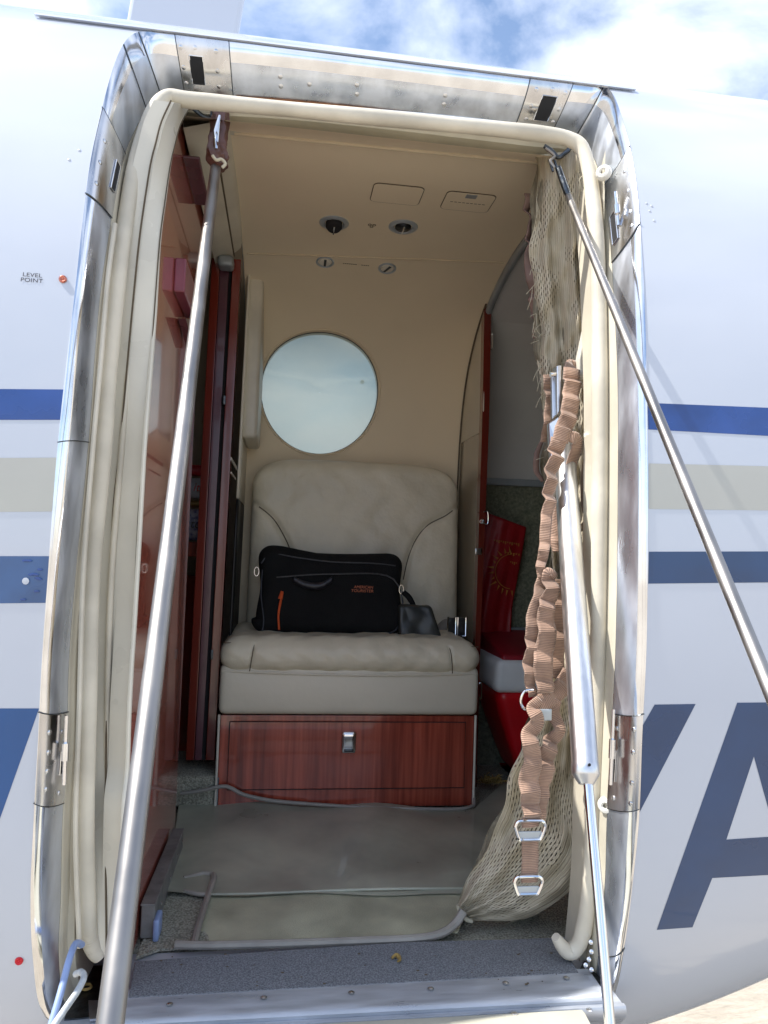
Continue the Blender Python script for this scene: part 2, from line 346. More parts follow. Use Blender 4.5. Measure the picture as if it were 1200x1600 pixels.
PAIRS=[((48,1400),(95,1400)),((52,1300),(97,1300)),((56,1220),(101,1220)),((60,1150),(105,1150)),((66,1030),(108,1030)),((75,900),(118,900)),((85,760),(132,760)),((95,650),(142,650)),((105,560),(148,560)),((118,450),(158,450)),((130,340),(170,370)),((142,250),(181,300)),((162,160),(197,235)),((185,85),(222,182)),((205,56),(236,155)),((230,46),(262,140)),
((300,56),(310,148)),((450,70),(455,158)),((600,86),(600,173)),((750,102),(735,189)),((880,116),(850,203)),((928,121),(890,206)),((950,136),(908,215)),((970,180),(929,250)),((985,235),(944,300)),((996,310),(954,380)),((1003,400),(958,450)),((1010,600),(965,600)),((1012,800),(965,800)),((1010,1000),(962,1000)),((1003,1150),(955,1150)),((998,1280),(948,1280)),((988,1380),(945,1380)),((975,1480),(935,1490)),((963,1545),(925,1550)),((945,1582),(900,1572)),
((900,1597),(870,1580)),((600,1612),(600,1594)),((300,1604),(300,1598)),((105,1597),(150,1592)),((66,1578),(105,1575)),((52,1500),(92,1500))]
def capd(px,py,m=.686):
    while True:
        r=ray(px,py)
        if r[2]/r[1]<=m: return px,py
        py+=1
OUT=np.array([hit(*capd(*a)) for a,b in PAIRS]); print('OUT top',OUT[14:24])
INN=np.array([PY(b[0],b[1],OUT[i][1]+(.05 if i<36 else .03)) for i,(a,b) in enumerate(PAIRS)])
outc=cr(OUT,8,True); innc=cr(INN,8,True); outc[:,1]=skinY(outc[:,0],outc[:,2]); NC=len(outc)
plane=thing('airplane','white propeller airplane with navy stripes and its rear cabin door standing open','airplane',(0,YC,0))
def ringpatch(hole,side,x0,x1,name,par,mt,nr=56):
    """surface from hole contour (x,theta) out to the rectangle x0..x1 by -90..90 degrees"""
    h=np.array(hole); c=h.mean(0); H=math.pi/2; rect=[]
    ang=np.unwrap(np.arctan2((h[:,1]-c[1]),(h[:,0]-c[0])))
    n=len(h); q=[]
    # distribute boundary points by angle
    for a in ang:
        dx,dy=math.cos(a),math.sin(a); t=1e9
        if dx>1e-9: t=min(t,(x1-c[0])/dx)
        if dx<-1e-9: t=min(t,(x0-c[0])/dx)
        if dy>1e-9: t=min(t,(H-c[1])/dy)
        if dy<-1e-9: t=min(t,(-H-c[1])/dy)
        q.append((c[0]+dx*t,c[1]+dy*t))
    q=np.array(q)
    for cx in (x0,x1):
        for cy in (-H,H):
            i=int(np.argmin((q[:,0]-cx)**2*.3+(q[:,1]-cy)**2)); q[i]=(cx,cy)
    R=[]
    for k in range(nr+1):
        t=(k/nr)**1.7; w=h*(1-t)+q*t; R.append(skin(w[:,0],w[:,1],0,side))
    v,f=grid(np.array(R),cc=True)
    if side>0: f=[x[::-1] for x in f]
    return mesh(name,v,f,mt,par)
hole=[(p[0],theta(p[0],p[2])) for p in outc]
near_v=ringpatch(hole,-1,-4.79,6.2,'fuselage',plane,'skin',70)
fus=near_v
WC=np.array([.098,2.210]); WR=.183
hw=[(WC[0]+.02+.225*math.cos(a),theta(WC[0]+.02+.225*math.cos(a),WC[1]+.03+.225*math.sin(a))) for a in np.linspace(0,2*math.pi,161)[:-1]]
ringpatch(hw,1,-4.79,6.2,'far_side_skin',plane,'skin',60)
# ---- paint on the skin: decals following the surface
def decal(poly,name,mt,off=.0004,nx=24,nz=12,parent=None,label=None):
    """poly = 4 pixel corners TL,TR,BR,BL"""
    tl,tr,br,bl=[np.array(p,float) for p in poly]; P=[]
    for j in range(nz+1):
        row=[]
        for i in range(nx+1):
            u,w=i/nx,j/nz; q=(tl*(1-u)+tr*u)*(1-w)+(bl*(1-u)+br*u)*w; row.append(hit(q[0],q[1],off))
        P.append(row)
    v,f=grid(P); o=mesh(name,v,f,mt,parent or fus,True); 
    if label: o['label']=label
    return o
def E(pts):  # outer door edge x at pixel row y, left side
    return pts
decal([(-700,603),(99.5,608.5),(95,656),(-700,656)],'stripe','navy',label='bright navy upper stripe left of the door')
decal([(-700,719),(88.5,715),(81,799),(-700,805)],'stripe','greyband',label='beige middle stripe left of the door')
decal([(-700,869),(77.5,869),(71,942),(-700,950)],'stripe','navy_old',label='worn blue lower stripe left of the door')
decal([(1012,629.5),(1900,665.5),(1900,718.5),(1013,671)],'stripe','navy',label='bright navy upper stripe right of the door')
decal([(1014,724),(1900,745.5),(1900,806),(1014,795)],'stripe','greyband',label='beige middle stripe right of the door')
decal([(1014,862),(1900,860),(1900,903),(1013,912)],'stripe','slate',label='dark slate lower stripe right of the door')
decal([(-260,1107),(61,1107),(-4,1290),(-260,1290)],'letter','royal',label='slanted royal blue letter stroke left of the door')
# Y end and A on the right
decal([(1023,1101),(1087,1100),(998,1272),(1000,1141)],'letter','slate',nx=12,nz=16,label='end of a slate blue letter beside the door frame')
A=MB()
def dq(poly,nx=8,nz=14):
    tl,tr,br,bl=[np.array(p,float) for p in poly]; P=[]
    for j in range(nz+1):
        P.append([hit(*(((tl*(1-i/nx)+tr*i/nx)*(1-j/nz)+(bl*(1-i/nx)+br*i/nx)*(j/nz))),.0004) for i in range(nx+1)])
    A.add(*grid(P))
lx=lambda y:1152-.354*(y-1098)
dq([(lx(1098),1098),(1250,1097),(1178,1182),(lx(1182),1182)])
dq([(lx(1182),1182),(1178,1182),(1135,1312),(lx(1312),1312)])
dq([(lx(1312),1312),(1135,1312),(1113,1372),(lx(1372),1372)]); dq([(lx(1372),1372),(1113,1372),(1082,1449),(lx(1453),1453)])
dq([(1135,1312),(1320,1300),(1334,1360),(1113,1372)],16,8)
dq([(1250,1097),(1290,1096),(1300,1182),(1178,1182)]); dq([(1178,1182),(1300,1182),(1320,1300),(1212,1305)]); dq([(1285,1364),(1334,1360),(1345,1440),(1290,1443)])
A.build('letter','slate',fus)['label']='large slate blue letter A'
def skintext(body,px,py,h,parent,mt='ink',name='lettering'):
    v,f=textmesh(body,1.,1.05); c=hit(px,py,.0006); sc=h; lean=math.tan(math.radians(0)); o=[]
    for p in v:
        x=c[0]+p[0]*sc*1.05; z=c[2]+p[1]*sc*.9; o.append((x,skinY(x,z,.0007),z))
    return mesh(name,o,f,mt,parent,False)
skintext('LEVEL\nPOINT',50,434,.0088,fus)
def screw(c,nrm,r,parent,name='rivet',mt='alu_scuff',slot=False,h=.0012):
    v,f=lathe([(r,0),(r,h*.4),(r*.75,h),(0.0001,h*1.15)],c,nrm,14); 
    o=mesh(name,v,f,mt,parent)
    return o
def redplug(px,py,r,mt='redc'):
    c=hit(px,py,.0005); n=np.array([0,-1,.05]); v,f=lathe([(r,0),(r,.0015),(r*.7,.003),(r*.35,.002),(.0001,.0035)],c,n,20); return mesh('level_point_stud',v,f,mt,fus)
redplug(98.5,436.5,.0052,mat('red bronze stud',(.45,.16,.12),.3,.7,.3,150)); redplug(30,1501,.0052,'redc')
for q in [(40,908),(31,905)]:
    c=hit(*q,.0022); v,f=lathe([(.0045,0),(.0043,.0004),(.0001,.0006)],c,(0,-1,0),9); mesh('paint_chip',np.array(v)*[1,1,1],f,'skin',fus) if q[0]==40 else None
for q in [(39,876),(45,876),(36,937),(57,924),(62,890),(58,903),(52,897),(48,898),(61,905),(56,898)]:
    c=hit(*q,.0022); v,f=lathe([(.0022,0),(.002,.0003),(.0001,.0004)],c,(0,-1,0),8); v=np.array(v); v[:,0]=c[0]+(v[:,0]-c[0])*1.7; v[:,2]=c[2]+(v[:,2]-c[2])*.7; mesh('paint_chip',v,f,'navy',fus)
for q in [(1008+3,540),(1024,632-280),(1016,330),(1022,345)]: pass
# skin lap joints and rivets beside the door
for (a,b) in [((1015,330),(1022,345)),((1010,318),(1018,322)),((124,235),(108,250))]:
    for q in (a,b): screw(hit(*q,.0),(0,-1,.2),.0022,fus,mt='skin',h=.0008)
# rain gutter above the door: runs along the skin
gx=np.linspace(-.43,.60,50); gz=2.60+0*gx
def gut(dz,off): 
    z=gz+dz; return np.stack([gx,skinY(gx,z,off),z],-1)
v,f=grid(np.array([gut(-.006,.001),gut(-.0065,.005),gut(-.002,.006),gut(.002,.006),gut(.004,.001)])); mesh('rain_gutter',v,f,'skin',plane)
# antenna blade on the crown
ap=[(-.42,1.70,2.76),(-.36,1.70,3.30),(-.10,1.70,3.36),(-.17,1.70,2.76)]
v,f=prism(ap,(0,.03,0)); mesh('antenna_blade',v,f,'skin',plane,False,bevel=.01)
# ---- polished door frame
def ringlerp(tx,ty,push=0.):
    P=outc*(1-tx)+innc*tx; P[:,1]=outc[:,1]*(1-ty)+innc[:,1]*ty-push; return P
R=[ringlerp(0,0,-.004),ringlerp(0.0,0,.001)]
for a in np.linspace(8,90,12):
    ph=math.radians(a*.52)/1.; sm=math.sin(math.radians(90*.52)); cm_=1-math.cos(math.radians(90*.52)); R.append(ringlerp(math.sin(ph)/sm,(1-math.cos(ph))/cm_,.001))
R=np.array(R); FR=R
v,f=grid(R[:7],cc=True); fr=mesh('door_frame',v,f,'alu',plane)
v,f=grid(R[6:],cc=True); mesh('frame_face',v,f,'alu_matt',fr)
def fpt(s,t,push=0.):
    """point on frame: s = pair index (float), t = 0 outer..1 inner"""
    i=s*8; a=int(math.floor(i)); w=i-a; k=t*(len(FR)-1); kk=min(int(k),len(FR)-2); ww=k-kk
    g=lambda r,c:FR[r][c%NC]
    p=(g(kk,a)*(1-w)+g(kk,a+1)*w)*(1-ww)+(g(kk+1,a)*(1-w)+g(kk+1,a+1)*w)*ww
    if push:
        e=.02; n=np.cross(fpt(s+e,t)-fpt(s-e,t),fpt(s,min(t+e,1))-fpt(s,max(t-e,0))); n/=np.linalg.norm(n)
        if n[1]>0: n=-n
        return p+n*push
    return p
def fplate(name,s0,s1,t0=.06,t1=1.,mt='alu_scuff',push=.0016,parent=None,ns=12,ntt=14):
    P=[[fpt(s0+(s1-s0)*i/ns,t0+(t1-t0)*j/ntt,push) for j in range(ntt+1)] for i in range(ns+1)]
    v,f=grid(P); return mesh(name,v,f,mt,parent or plane)
# ---- jamb lining (cream), behind the frame
cx,cz=.11,1.78
def inset(P,d,dy):
    c=np.array([cx,cz]); q=P.copy(); T=np.roll(P,-1,0)-np.roll(P,1,0); n=np.stack([-T[:,2],T[:,0]],-1); n/=np.linalg.norm(n,axis=1)[:,None]+1e-9
    s=np.sign(((c-P[:,[0,2]])*n).sum(1)); n*=s[:,None]
    q[:,0]+=n[:,0]*d; q[:,2]+=n[:,1]*d; q[:,1]+=dy; return q
J=np.array([innc,inset(innc,.0015,.004),inset(innc,.002,.035),inset(innc,.010,.04),inset(innc,.012,.10)])
v,f=grid(J,cc=True); mesh('door_jamb',v,f,'cream',plane)
def pxY(lst,Y): return [PY(a,b,Y(a,b) if callable(Y) else Y) for a,b in lst]
def ysk(px,py,d):
    p=PY(px,py,1.05); return min(float(skinY(p[0],p[2])),1.17)+d
G=[(158,1492),(146,1478),(137,1440),(134,1300),(137,1100),(143,900),(160,700),(171,560),(184,430),(200,320),(218,235),(238,180),(262,153),(300,157),(420,168),(600,185),(760,200),(850,210),(890,218),(912,238),(925,300),(934,420),(937,600),(936,900),(930,1200),(921,1380),(912,1450),(902,1478),(886,1486),(868,1464)]
g=cr([PY(a,b,ysk(a,b,.085)) for a,b in G],10)
v,f=tubev(g,list(.0125+.0006*np.sin(np.arange(60)*1.7)+.0004*np.sin(np.arange(60)*.6))[:57]+[.012,.010,.007],16); v=np.array(v); mesh('door_seal',v,f,'seal',plane)['label']='fat cream rubber seal tube round the door opening'
for k in list(range(9,20)):
    c_=g[k]; t_=g[k+1]-g[k-1]; v,f=tubev([c_-t_/np.linalg.norm(t_)*.0012,c_+t_/np.linalg.norm(t_)*.0012],.0131,16); mesh('seal_rib',v,f,'seal',bpy.data.objects['door_seal'])
g2=[(172,1470),(163,1300),(164,1100),(170,900),(186,700),(197,560),(208,430),(222,330),(238,250),(256,190),(275,172)]
v,f=tubev(cr([PY(a+4,b,ysk(a,b,.125)) for a,b in g2],10),.0045,10); mesh('seal_bead',v,f,'seal',plane)
g3=[(a-34,b) for a,b in g2[:-2]]
v,f=tubev(cr([PY(a,b,ysk(a,b,.052)) for a,b in [(124,1480),(118,1300),(124,1100),(130,900),(145,700),(158,560),(168,440),(180,350)]],10),.0035,8); mesh('seal_bead',v,f,'seal',plane)
# blue scuffed trim line in the top seal
v,f=tubev(cr([PY(a,b,1.215) for a,b in [(262,143),(350,153),(500,165),(700,182),(850,200),(885,210)]],8),.0022,8); mesh('seal_retainer',v,f,'greymetal',plane)
# white moulded side trim, left
Bv=[(185,1470),(189,1380),(192,1262),(198,1200),(201,1112),(205,1037),(210,962),(219,805),(226,685),(240,505),(247,383),(255,317),(263,260),(270,227),(280,193),(297,166)]
Av=[(172,1492),(171,1380),(170,1262),(171,1200),(172,1112),(174,1037),(176,962),(182,805),(194,685),(210,505),(222,383),(231,317),(240,260),(248,227),(257,193),(272,160)]
Bp=np.array([PX(a,b,-.205) for a,b in Bv]); Ap=np.array([PY(a,b,1.13) for a,b in Av])
Ap=cr(Ap,6); Bp=cr(Bp,6)
rows=[]
for k in range(9):
    t=k/8; P=Ap*(1-t)+Bp*t; P[:,0]+=.012*math.sin(math.pi*t)*(1 if t>.0 else 0); rows.append(P)
v,f=tubev(Ap+[-.004,-.004,0],.0014,6); mesh('trim_groove',v,f,'inkbrown',plane)
v,f=tubev(Ap*.45+Bp*.55+[.0125,-.001,0],.0009,6); mesh('trim_groove',v,f,'inkbrown',plane)
rows=[Ap+[-.03,.0,0]]+rows+[Bp+[-.004,.012,0],Bp+[-.03,.02,0]]
v,f=grid(np.array(rows)); mesh('side_trim',v,f,'creamwhite',plane)['label']='off white moulded trim inside the left door edge'
v,f=tubev(Bp+[.001,-.002,0],.0035,8); mesh('trim_edge_bead',v,f,'creamwhite',plane)
# ---- inner shell: ceiling and far wall with the round window
PATH=cr([(1.26,2.475),(1.36,2.515),(1.5,2.522),(1.70,2.522),(1.87,2.505),(2.02,2.46),(2.14,2.385),(2.23,2.28),(2.285,2.12),(2.305,1.9),(2.305,1.6),(2.29,1.3),(2.26,1.08)],14)
ds=np.r_[0,np.cumsum(np.linalg.norm(np.diff(PATH,axis=0),axis=1))]
def wallpt(x,s): 
    x=np.asarray(x,float); return np.stack([x+0*np.asarray(s),np.interp(s,ds,PATH[:,0]),np.interp(s,ds,PATH[:,1])],-1)
zi=np.argsort(PATH[60:,1]); s_at=lambda z: float(np.interp(z,PATH[60:,1][zi],ds[60:][zi]))
sw0,sw1=s_at(WC[1]+WR*.95),s_at(WC[1]-WR*.95); swc=(sw0+sw1)/2; swr=abs(sw1-sw0)/2
X0,X1=-.118,.555
def wallpatch(xa,xb,mt,name,withhole,par):
    if not withhole:
        xs=np.linspace(xa,xb,20); P=[[wallpt(x,s) for s in ds[::2]] for x in xs]; v,f=grid(np.array(P)); return mesh(name,v,f,mt,par)
    n=160; an=np.linspace(0,2*math.pi,n+1)[:-1]; H=np.stack([WC[0]+WR*np.cos(an),swc+swr*np.sin(an)],-1); q=[]
    # rectangle just round the window, rest as strips
    ra,rb,sa,sb=xa,xb,sw0-.06,min(sw1+.10,ds[-1]-.05)
    sa=min(sw0,sw1)-.06; sb=max(sw0,sw1)+.10
    for a in an:
        dx,dy=math.cos(a),math.sin(a); t=1e9
        if dx>1e-9: t=min(t,(rb-WC[0])/dx)
        if dx<-1e-9: t=min(t,(ra-WC[0])/dx)
        if dy>1e-9: t=min(t,(sb-swc)/dy)
        if dy<-1e-9: t=min(t,(sa-swc)/dy)
        q.append((WC[0]+dx*t,swc+dy*t))
    q=np.array(q)
    for cx_ in (ra,rb):
        for cy_ in (sa,sb): i=int(np.argmin((q[:,0]-cx_)**2+(q[:,1]-cy_)**2)); q[i]=(cx_,cy_)
    b=MB(); R=[]
    rim=H.copy(); 
    for k,(dd,dr) in enumerate([(.035,0),(.012,0),(.004,.0),(0,.004)]):
        h2=np.stack([WC[0]+(WR+dr)*np.cos(an),swc+(swr+dr)*np.sin(an)],-1); P=wallpt(h2[:,0],h2[:,1]); P[:,1]+=dd; R.append(P)
    H4=np.stack([WC[0]+(WR+.004)*np.cos(an),swc+(swr+.004)*np.sin(an)],-1)
    for k in range(1,25):
        t=(k/24)**1.2; w=H4*(1-t)+q*t; R.append(wallpt(w[:,0],w[:,1]))
    b.add(*grid(np.array(R),cc=True))
    for s0,s1 in ((0,sa),(sb,ds[-1])):
        ss=np.linspace(s0,s1,60); b.add(*grid(np.array([[wallpt(x,s) for s in ss] for x in np.linspace(xa,xb,20)])))
    return b.build(name,mt,par)
hl=wallpatch(X0-.01,X1,'headliner','headliner',True,plane)
wallpatch(-1.3,X0-.012,mat('cabin lining toned as shade',(.30,.25,.18),.8,0,.05),'cabin_lining',False,plane)  # same lining as the headliner, its shade put into a darker colour
# window ring and pane
wp=wallpt(WC[0],swc)
an=np.linspace(0,2*math.pi,97)[:-1]
def wring(r,dy): 
    P=wallpt(WC[0]+r*np.cos(an),swc+(r/WR*swr)*np.sin(an)); P[:,1]+=dy; return P
v,f=grid(np.array([wring(WR-.001,.030),wring(WR-.001,.008),wring(WR-.005,.007),wring(WR-.0055,.030)]),cc=True); wr=mesh('window_ring',v,f,'darkmetal',plane)
v,f=grid(np.array([wring(r,.010+.002*(1-(r/WR)**2)) for r in (WR-.003,.15,.1,.05,.0005)]),cc=True); mesh('pane',v,f,'pane',wr)
v,f=grid(np.array([wring(WR+.004,-.001),wring(WR+.001,-.004),wring(WR-.003,-.001),wring(WR-.003,.01)]),cc=True); mesh('window_bezel',v,f,'headliner',wr)
c=PY(566,597,2.30); v,f=lathe([(.0065,0),(.0065,.001),(.0055,.0015),(.0025,.001),(.0001,.0012)],c,(0,-1,0),20); mesh('vent_plug',v,f,'pane',wr)
# seams and fittings in the headliner
def seam(x0,x1,y0,y1,w=.0025,mt='inkbrown',d=.0012):
    s=[]
    for k in range(30):
        t=k/29; x=x0+(x1-x0)*t; y=y0+(y1-y0)*t; i=np.interp(y,PATH[:100,0],PATH[:100,1]); s.append((x,y,i-d))
    v,f=tubev(s,w,8); return mesh('seam_welt',v,f,mt,hl)
M['welt']=mat('headliner welt',(.56,.47,.33),.7,0,.05)
seam(X0,X1-.01,1.90,1.84,.0022,'welt'); seam(X0,X1-.01,1.372,1.352,.0035,'welt')
for k in range(1): 
    pass
def ceilpt(px,py,d=0.):
    r=ray(px,py); r/=r[1]; best=None
    for Y in np.arange(1.27,2.3,.001):
        p=CAM+r*Y
        if p[2]>=np.interp(Y,PATH[:,0],PATH[:,1])-d: break
    i=int(np.searchsorted(PATH[:,0],Y)); i=min(max(i,1),len(PATH)-1); T=PATH[i]-PATH[i-1]; T=T/np.linalg.norm(T); n=np.array([0,T[1],-T[0]]); 
    return p,n,np.array([0,T[0],T[1]])
def hatch(cpx,w,h,notch,lab):
    p,n,t=ceilpt(*cpx); ex=np.array([1,0,0]); o=[]; r=.012
    for (sx,sy,a0) in ((1,1,0),(-1,1,90),(-1,-1,180),(1,-1,270)):
        for a in np.linspace(a0,a0+90,7):
            o.append(p+ex*(sx*(w/2-r)+r*math.cos(math.radians(a)))+t*(sy*(h/2-r)+r*math.sin(math.radians(a))))
    v,f=prism([q-n*.001 for q in o],n*.0035); hp=mesh('hatch_panel',v,f,'headliner',hl,False,bevel=.0012); hp['label']=lab
    v,f=tubev([q+n*.001 for q in o+[o[0]]],.0014,6); mesh('panel_gap',v,f,'inkbrown',hl)
    if notch:
        q=p-t*(h/2-.012); v,f=prism([q+n*.0026+ex*a+t*b for a,b in ((-.012,-.008),(.012,-.008),(.012,.008),(-.012,.008))],n*.001); mesh('finger_latch',v,f,'greytrim',hl)
        for k in range(9):
            q=p-ex*(.036-.009*k)+t*.002; v,f=prism([q+n*.0026+ex*a+t*b for a,b in ((-.0032,-.001),(.003,-.001),(.003,.001),(-.0032,.001))],n*.0003); mesh('faded_lettering',v,f,'inkbrown',hl)
hatch((620,303),.108,.085,False,'plain rounded ceiling hatch on the left'); hatch((731,315),.108,.085,True,'rounded ceiling hatch with a finger latch on the right')
def vent(px,open_):
    p,n,t=ceilpt(*px); v,f=lathe([(.035,0),(.035,.002),(.032,.004),(.026,.005),(.022,.002),(.020,-.004)],p,n,32); a=mesh('air_vent',v,f,'greymetal',hl)
    v,f=lathe([(.0195,.0),(.0195,.012 if open_ else .004),(.016,.018 if open_ else .007),(.0001,.019 if open_ else .008)],p,n+(t*-.3 if open_ else 0),28); mesh('vent_nozzle',v,f,'hole' if open_ else 'darkmetal',hl)
    v,f=prism([p+n*(.0195 if open_ else .0085)+np.array([1,0,0])*x_+t*y_ for x_,y_ in ((-.0015,-.017),(.0015,-.017),(.0015,.017),(-.0015,.017))],n*.002); mesh('vent_vane',v,f,'alu_scuff',hl)
vent((522,348),True); vent((630,354),False)
for q in ((508,409,0),(605,419,.5)):
    p,n,t=ceilpt(q[0],q[1]); v,f=lathe([(.024,0),(.024,.002),(.021,.0035),(.018,.002),(.017,-.001)],p,n,28); mesh('reading_light',v,f,'greymetal',hl)
    v,f=lathe([(.0162,.0),(.015,.003),(.0001,.004)],p,n,24); mesh('light_lens',v,f,'creamwhite',hl)
    ex=np.array([math.cos(q[2]),0,0])+t*math.sin(q[2]); ey=np.cross(n,ex); v,f=prism([p+n*.003+ex*a+ey*b for a,b in ((-.003,-.014),(.003,-.014),(.0035,.014),(-.0035,.014))],n*.002); mesh('light_lever',v,f,'darkmetal',hl,False,bevel=.001)
p,n,t=ceilpt(581,352)
for a in (90,210,330):
    q=p+np.array([1,0,0])*.006*math.cos(math.radians(a))+t*.006*math.sin(math.radians(a)); v,f=lathe([(.0045,0),(.0045,.0012),(.0028,.0012),(.0028,.0003),(.0001,.0003)],q,n,14); mesh('speaker_hole',v,f,'inkbrown',hl)
for k in range(13):
    if k in (7,8): continue
    p,n,t=ceilpt(537+k*3.2,411+k*.3); v,f=prism([p+n*.001+np.array([1,0,0])*a+t*b for a,b in ((-.0023,-.0012),(.0021,-.0012),(.0023,.0012),(-.0018,.0012))],n*.0003); mesh('faded_lettering',v,f,'inkbrown',hl)
# ---- sill
def sweepx(x0,x1,prof,name,mt,parent,**k):
    P=[[(x,y,z) for y,z in prof] for x in np.linspace(x0,x1,14)]; v,f=grid(P); return mesh(name,v,f,mt,parent,**k)
sp=sweepx(-.20,.500,[(1.130,1.100),(1.130,1.108),(1.122,1.1085),(1.072,1.1075),(1.063,1.106),(1.059,1.102),(1.059,1.094)],'sill_plate','sillalu',plane)
sweepx(-.275,.525,[(1.25,1.094),(1.061,1.094),(1.058,1.0975),(1.052,1.097),(1.049,1.091),(1.052,1.08),(1.07,1.06),(1.10,1.0)],'sill_beam','sillalu',plane)
for q in [(265,1569),(412,1559),(549,1551),(673,1545),(790,1536),(885,1528)]:
    p=PZ(*q,1.109); screw(p,(0,0,1),.0048,sp,'screw','track'); screw(p+[0,0,.0004],(0,0,1),.0035,sp,'screw','alu_scuff')
# cream tread of the opened airstair
stair=thing('airstair_door','cream lined airstair door hanging open below the sill','door',(.12,1.05,1.0))
d=np.array([0,-.985,-.17]); d/=np.linalg.norm(d); nn=np.array([0,-d[2],d[1]])*-1; nn=nn if nn[2]>0 else -nn
def st(x,s,h): return np.array([x,1.03,1.085])+d*s+nn*h
P=[]
lip=[(1.047,1.08),(1.046,1.0985),(1.035,1.1000),(1.00,1.095)]
v,f=grid([[(x,y,z) for y,z in lip]+[tuple(st(x,s,0)) for s in (.12,.5,1.22)]+[tuple(st(x,s,-.05)) for s in (1.23,.1,.03)] for x in np.linspace(-.19,.455,10)]); mesh('lining',v,f,'steplid',stair)
for s in (.3,.6,.9):
    b=MB(); q=st(0,s,0); b.add(*boxv(-.15,.41,q[1]-.09,q[1]+.09,q[2]+.05,q[2]+.07)); b.build('step_tread','thresh',stair,smooth=False,bevel=.006)
    for x in (-.16,.405): 
        b=MB(); b.add(*prism([(x,q[1]-.09,q[2]-.03),(x,q[1]+.09,q[2]+.05),(x,q[1]-.09,q[2]+.05)],(.015,0,0))); b.build('step_bracket','alu_scuff',stair,smooth=False)
for q in ((804,1583),(921,1578)): p=PZ(*q,1.0995); screw(p,(0,0,1),.005,stair,'screw','brushed')
# ---- latch and hinge plates in the frame
def lplate(s0,s1,slot,rivs,lab,t1=1.0,seams=True,slotmt='hole'):
    pl=fplate('latch_plate',s0,s1,.10,t1,'alu_scuff'); pl['label']=lab
    sa,sb,ta,tb=slot; P=[[fpt(sa+(sb-sa)*i/4,ta+(tb-ta)*j/4,.0026) for j in range(5)] for i in range(5)]; v,f=grid(P); mesh('latch_slot',v,f,slotmt,pl)
    rim=[fpt(s,t,.003) for s,t in [(sa,ta),(sb,ta),(sb,tb),(sa,tb),(sa,ta)]]; v,f=tubev(rim,.0011,6); mesh('slot_rim',v,f,'alu',pl)
    for s,t in rivs:
        n=fpt(s,t,.01)-fpt(s,t); screw(fpt(s,t,.0016),n,.0036,pl)
    for s in (s0,s1):
        v,f=tubev([fpt(s,t,.0012) for t in np.linspace(.02,1,16)],.0009,6); mesh('plate_seam',v,f,'darkmetal',pl)
    return pl
lplate(15.72,16.42,(15.93,16.12,.42,.84),[(15.8,.3),(15.8,.62),(15.8,.85),(16.28,.3),(16.28,.62),(16.28,.85),(16.03,.28)],'riveted latch plate at the top left corner of the door frame')
lplate(19.55,20.2,(19.75,19.98,.40,.84),[(19.65,.3),(19.65,.62),(19.65,.85),(20.1,.3),(20.1,.62),(20.1,.85),(19.86,.26)],'riveted latch plate at the top right corner of the door frame')
lplate(1.55,3.35,(2.2,2.75,.80,.93),[(1.9,.45),(2.3,.45),(2.75,.45),(3.1,.45),(1.8,.84),(3.1,.84)],'riveted latch plate low on the left side of the door frame')
lplate(29.75,30.85,(30.15,30.5,.84,.95),[(29.9,.4),(30.15,.4),(30.5,.4),(30.75,.4),(29.9,.86),(30.7,.86)],'riveted latch plate low on the right side of the door frame')
lplate(23.9,25.5,(24.6,25.15,.78,.92),[(24.2,.4),(24.6,.4),(25.0,.4),(25.3,.4)],'riveted latch plate high on the right side of the door frame')
lplate(10.4,11.9,(10.9,11.5,.80,.93),[(10.7,.4),(11.1,.4),(11.5,.4)],'riveted latch plate high on the left side of the door frame')
# centre top: rivets and long upper joint
for s,t in [(16.9,.62),(16.9,.78),(17.7,.62),(17.7,.78),(18.65,.62),(18.65,.78),(17.2,.7)]:
    n=fpt(s,t,.01)-fpt(s,t); screw(fpt(s,t,.0),n,.004,fr,mt='brushed')
v,f=tubev([fpt(s,.99,.002) for s in np.linspace(16.45,19.4,40)],.0022,6); mesh('rust_line',v,f,mat('rust brown sealant',(.22,.09,.035),.8,0,.3,60),fr)
for s in (6.6,13.4,14.6,21.6,33.0):
    v,f=tubev([fpt(s,t,.0008) for t in np.linspace(.02,1,16)],.0008,6); mesh('frame_joint',v,f,'darkmetal',fr)
# hinge pins on the side plates
for (a,b,Y) in [((104,1118),(100,1226),1.035),((959,1108),(954,1226),1.04),((961,300),(966,352),1.10)]:
    v,f=tubev([PY(a[0],a[1],Y),PY(b[0],b[1],Y)],.0028,10); mesh('hinge_pin',v,f,'chrome',fr)
    p0=PY(a[0]*.6+b[0]*.4,a[1]*.6+b[1]*.4,Y-.004); p1=PY(a[0]*.35+b[0]*.65,a[1]*.35+b[1]*.65,Y-.004); v,f=tubev([p0,p1],.0048,12); mesh('hinge_knuckle',v,f,'alu',fr)
# white nylon guides right
for q,Y in (((947,1258),1.07),((943,270),1.13)):
    c=PY(*q,Y); v,f=lathe([(.0035,0.004),(.006,.007),(.010,.006),(.0125,.002),(.0125,-.004)],c,(-.8,-1,0),24); mesh('nylon_guide',v,f,'whiteplastic',plane)
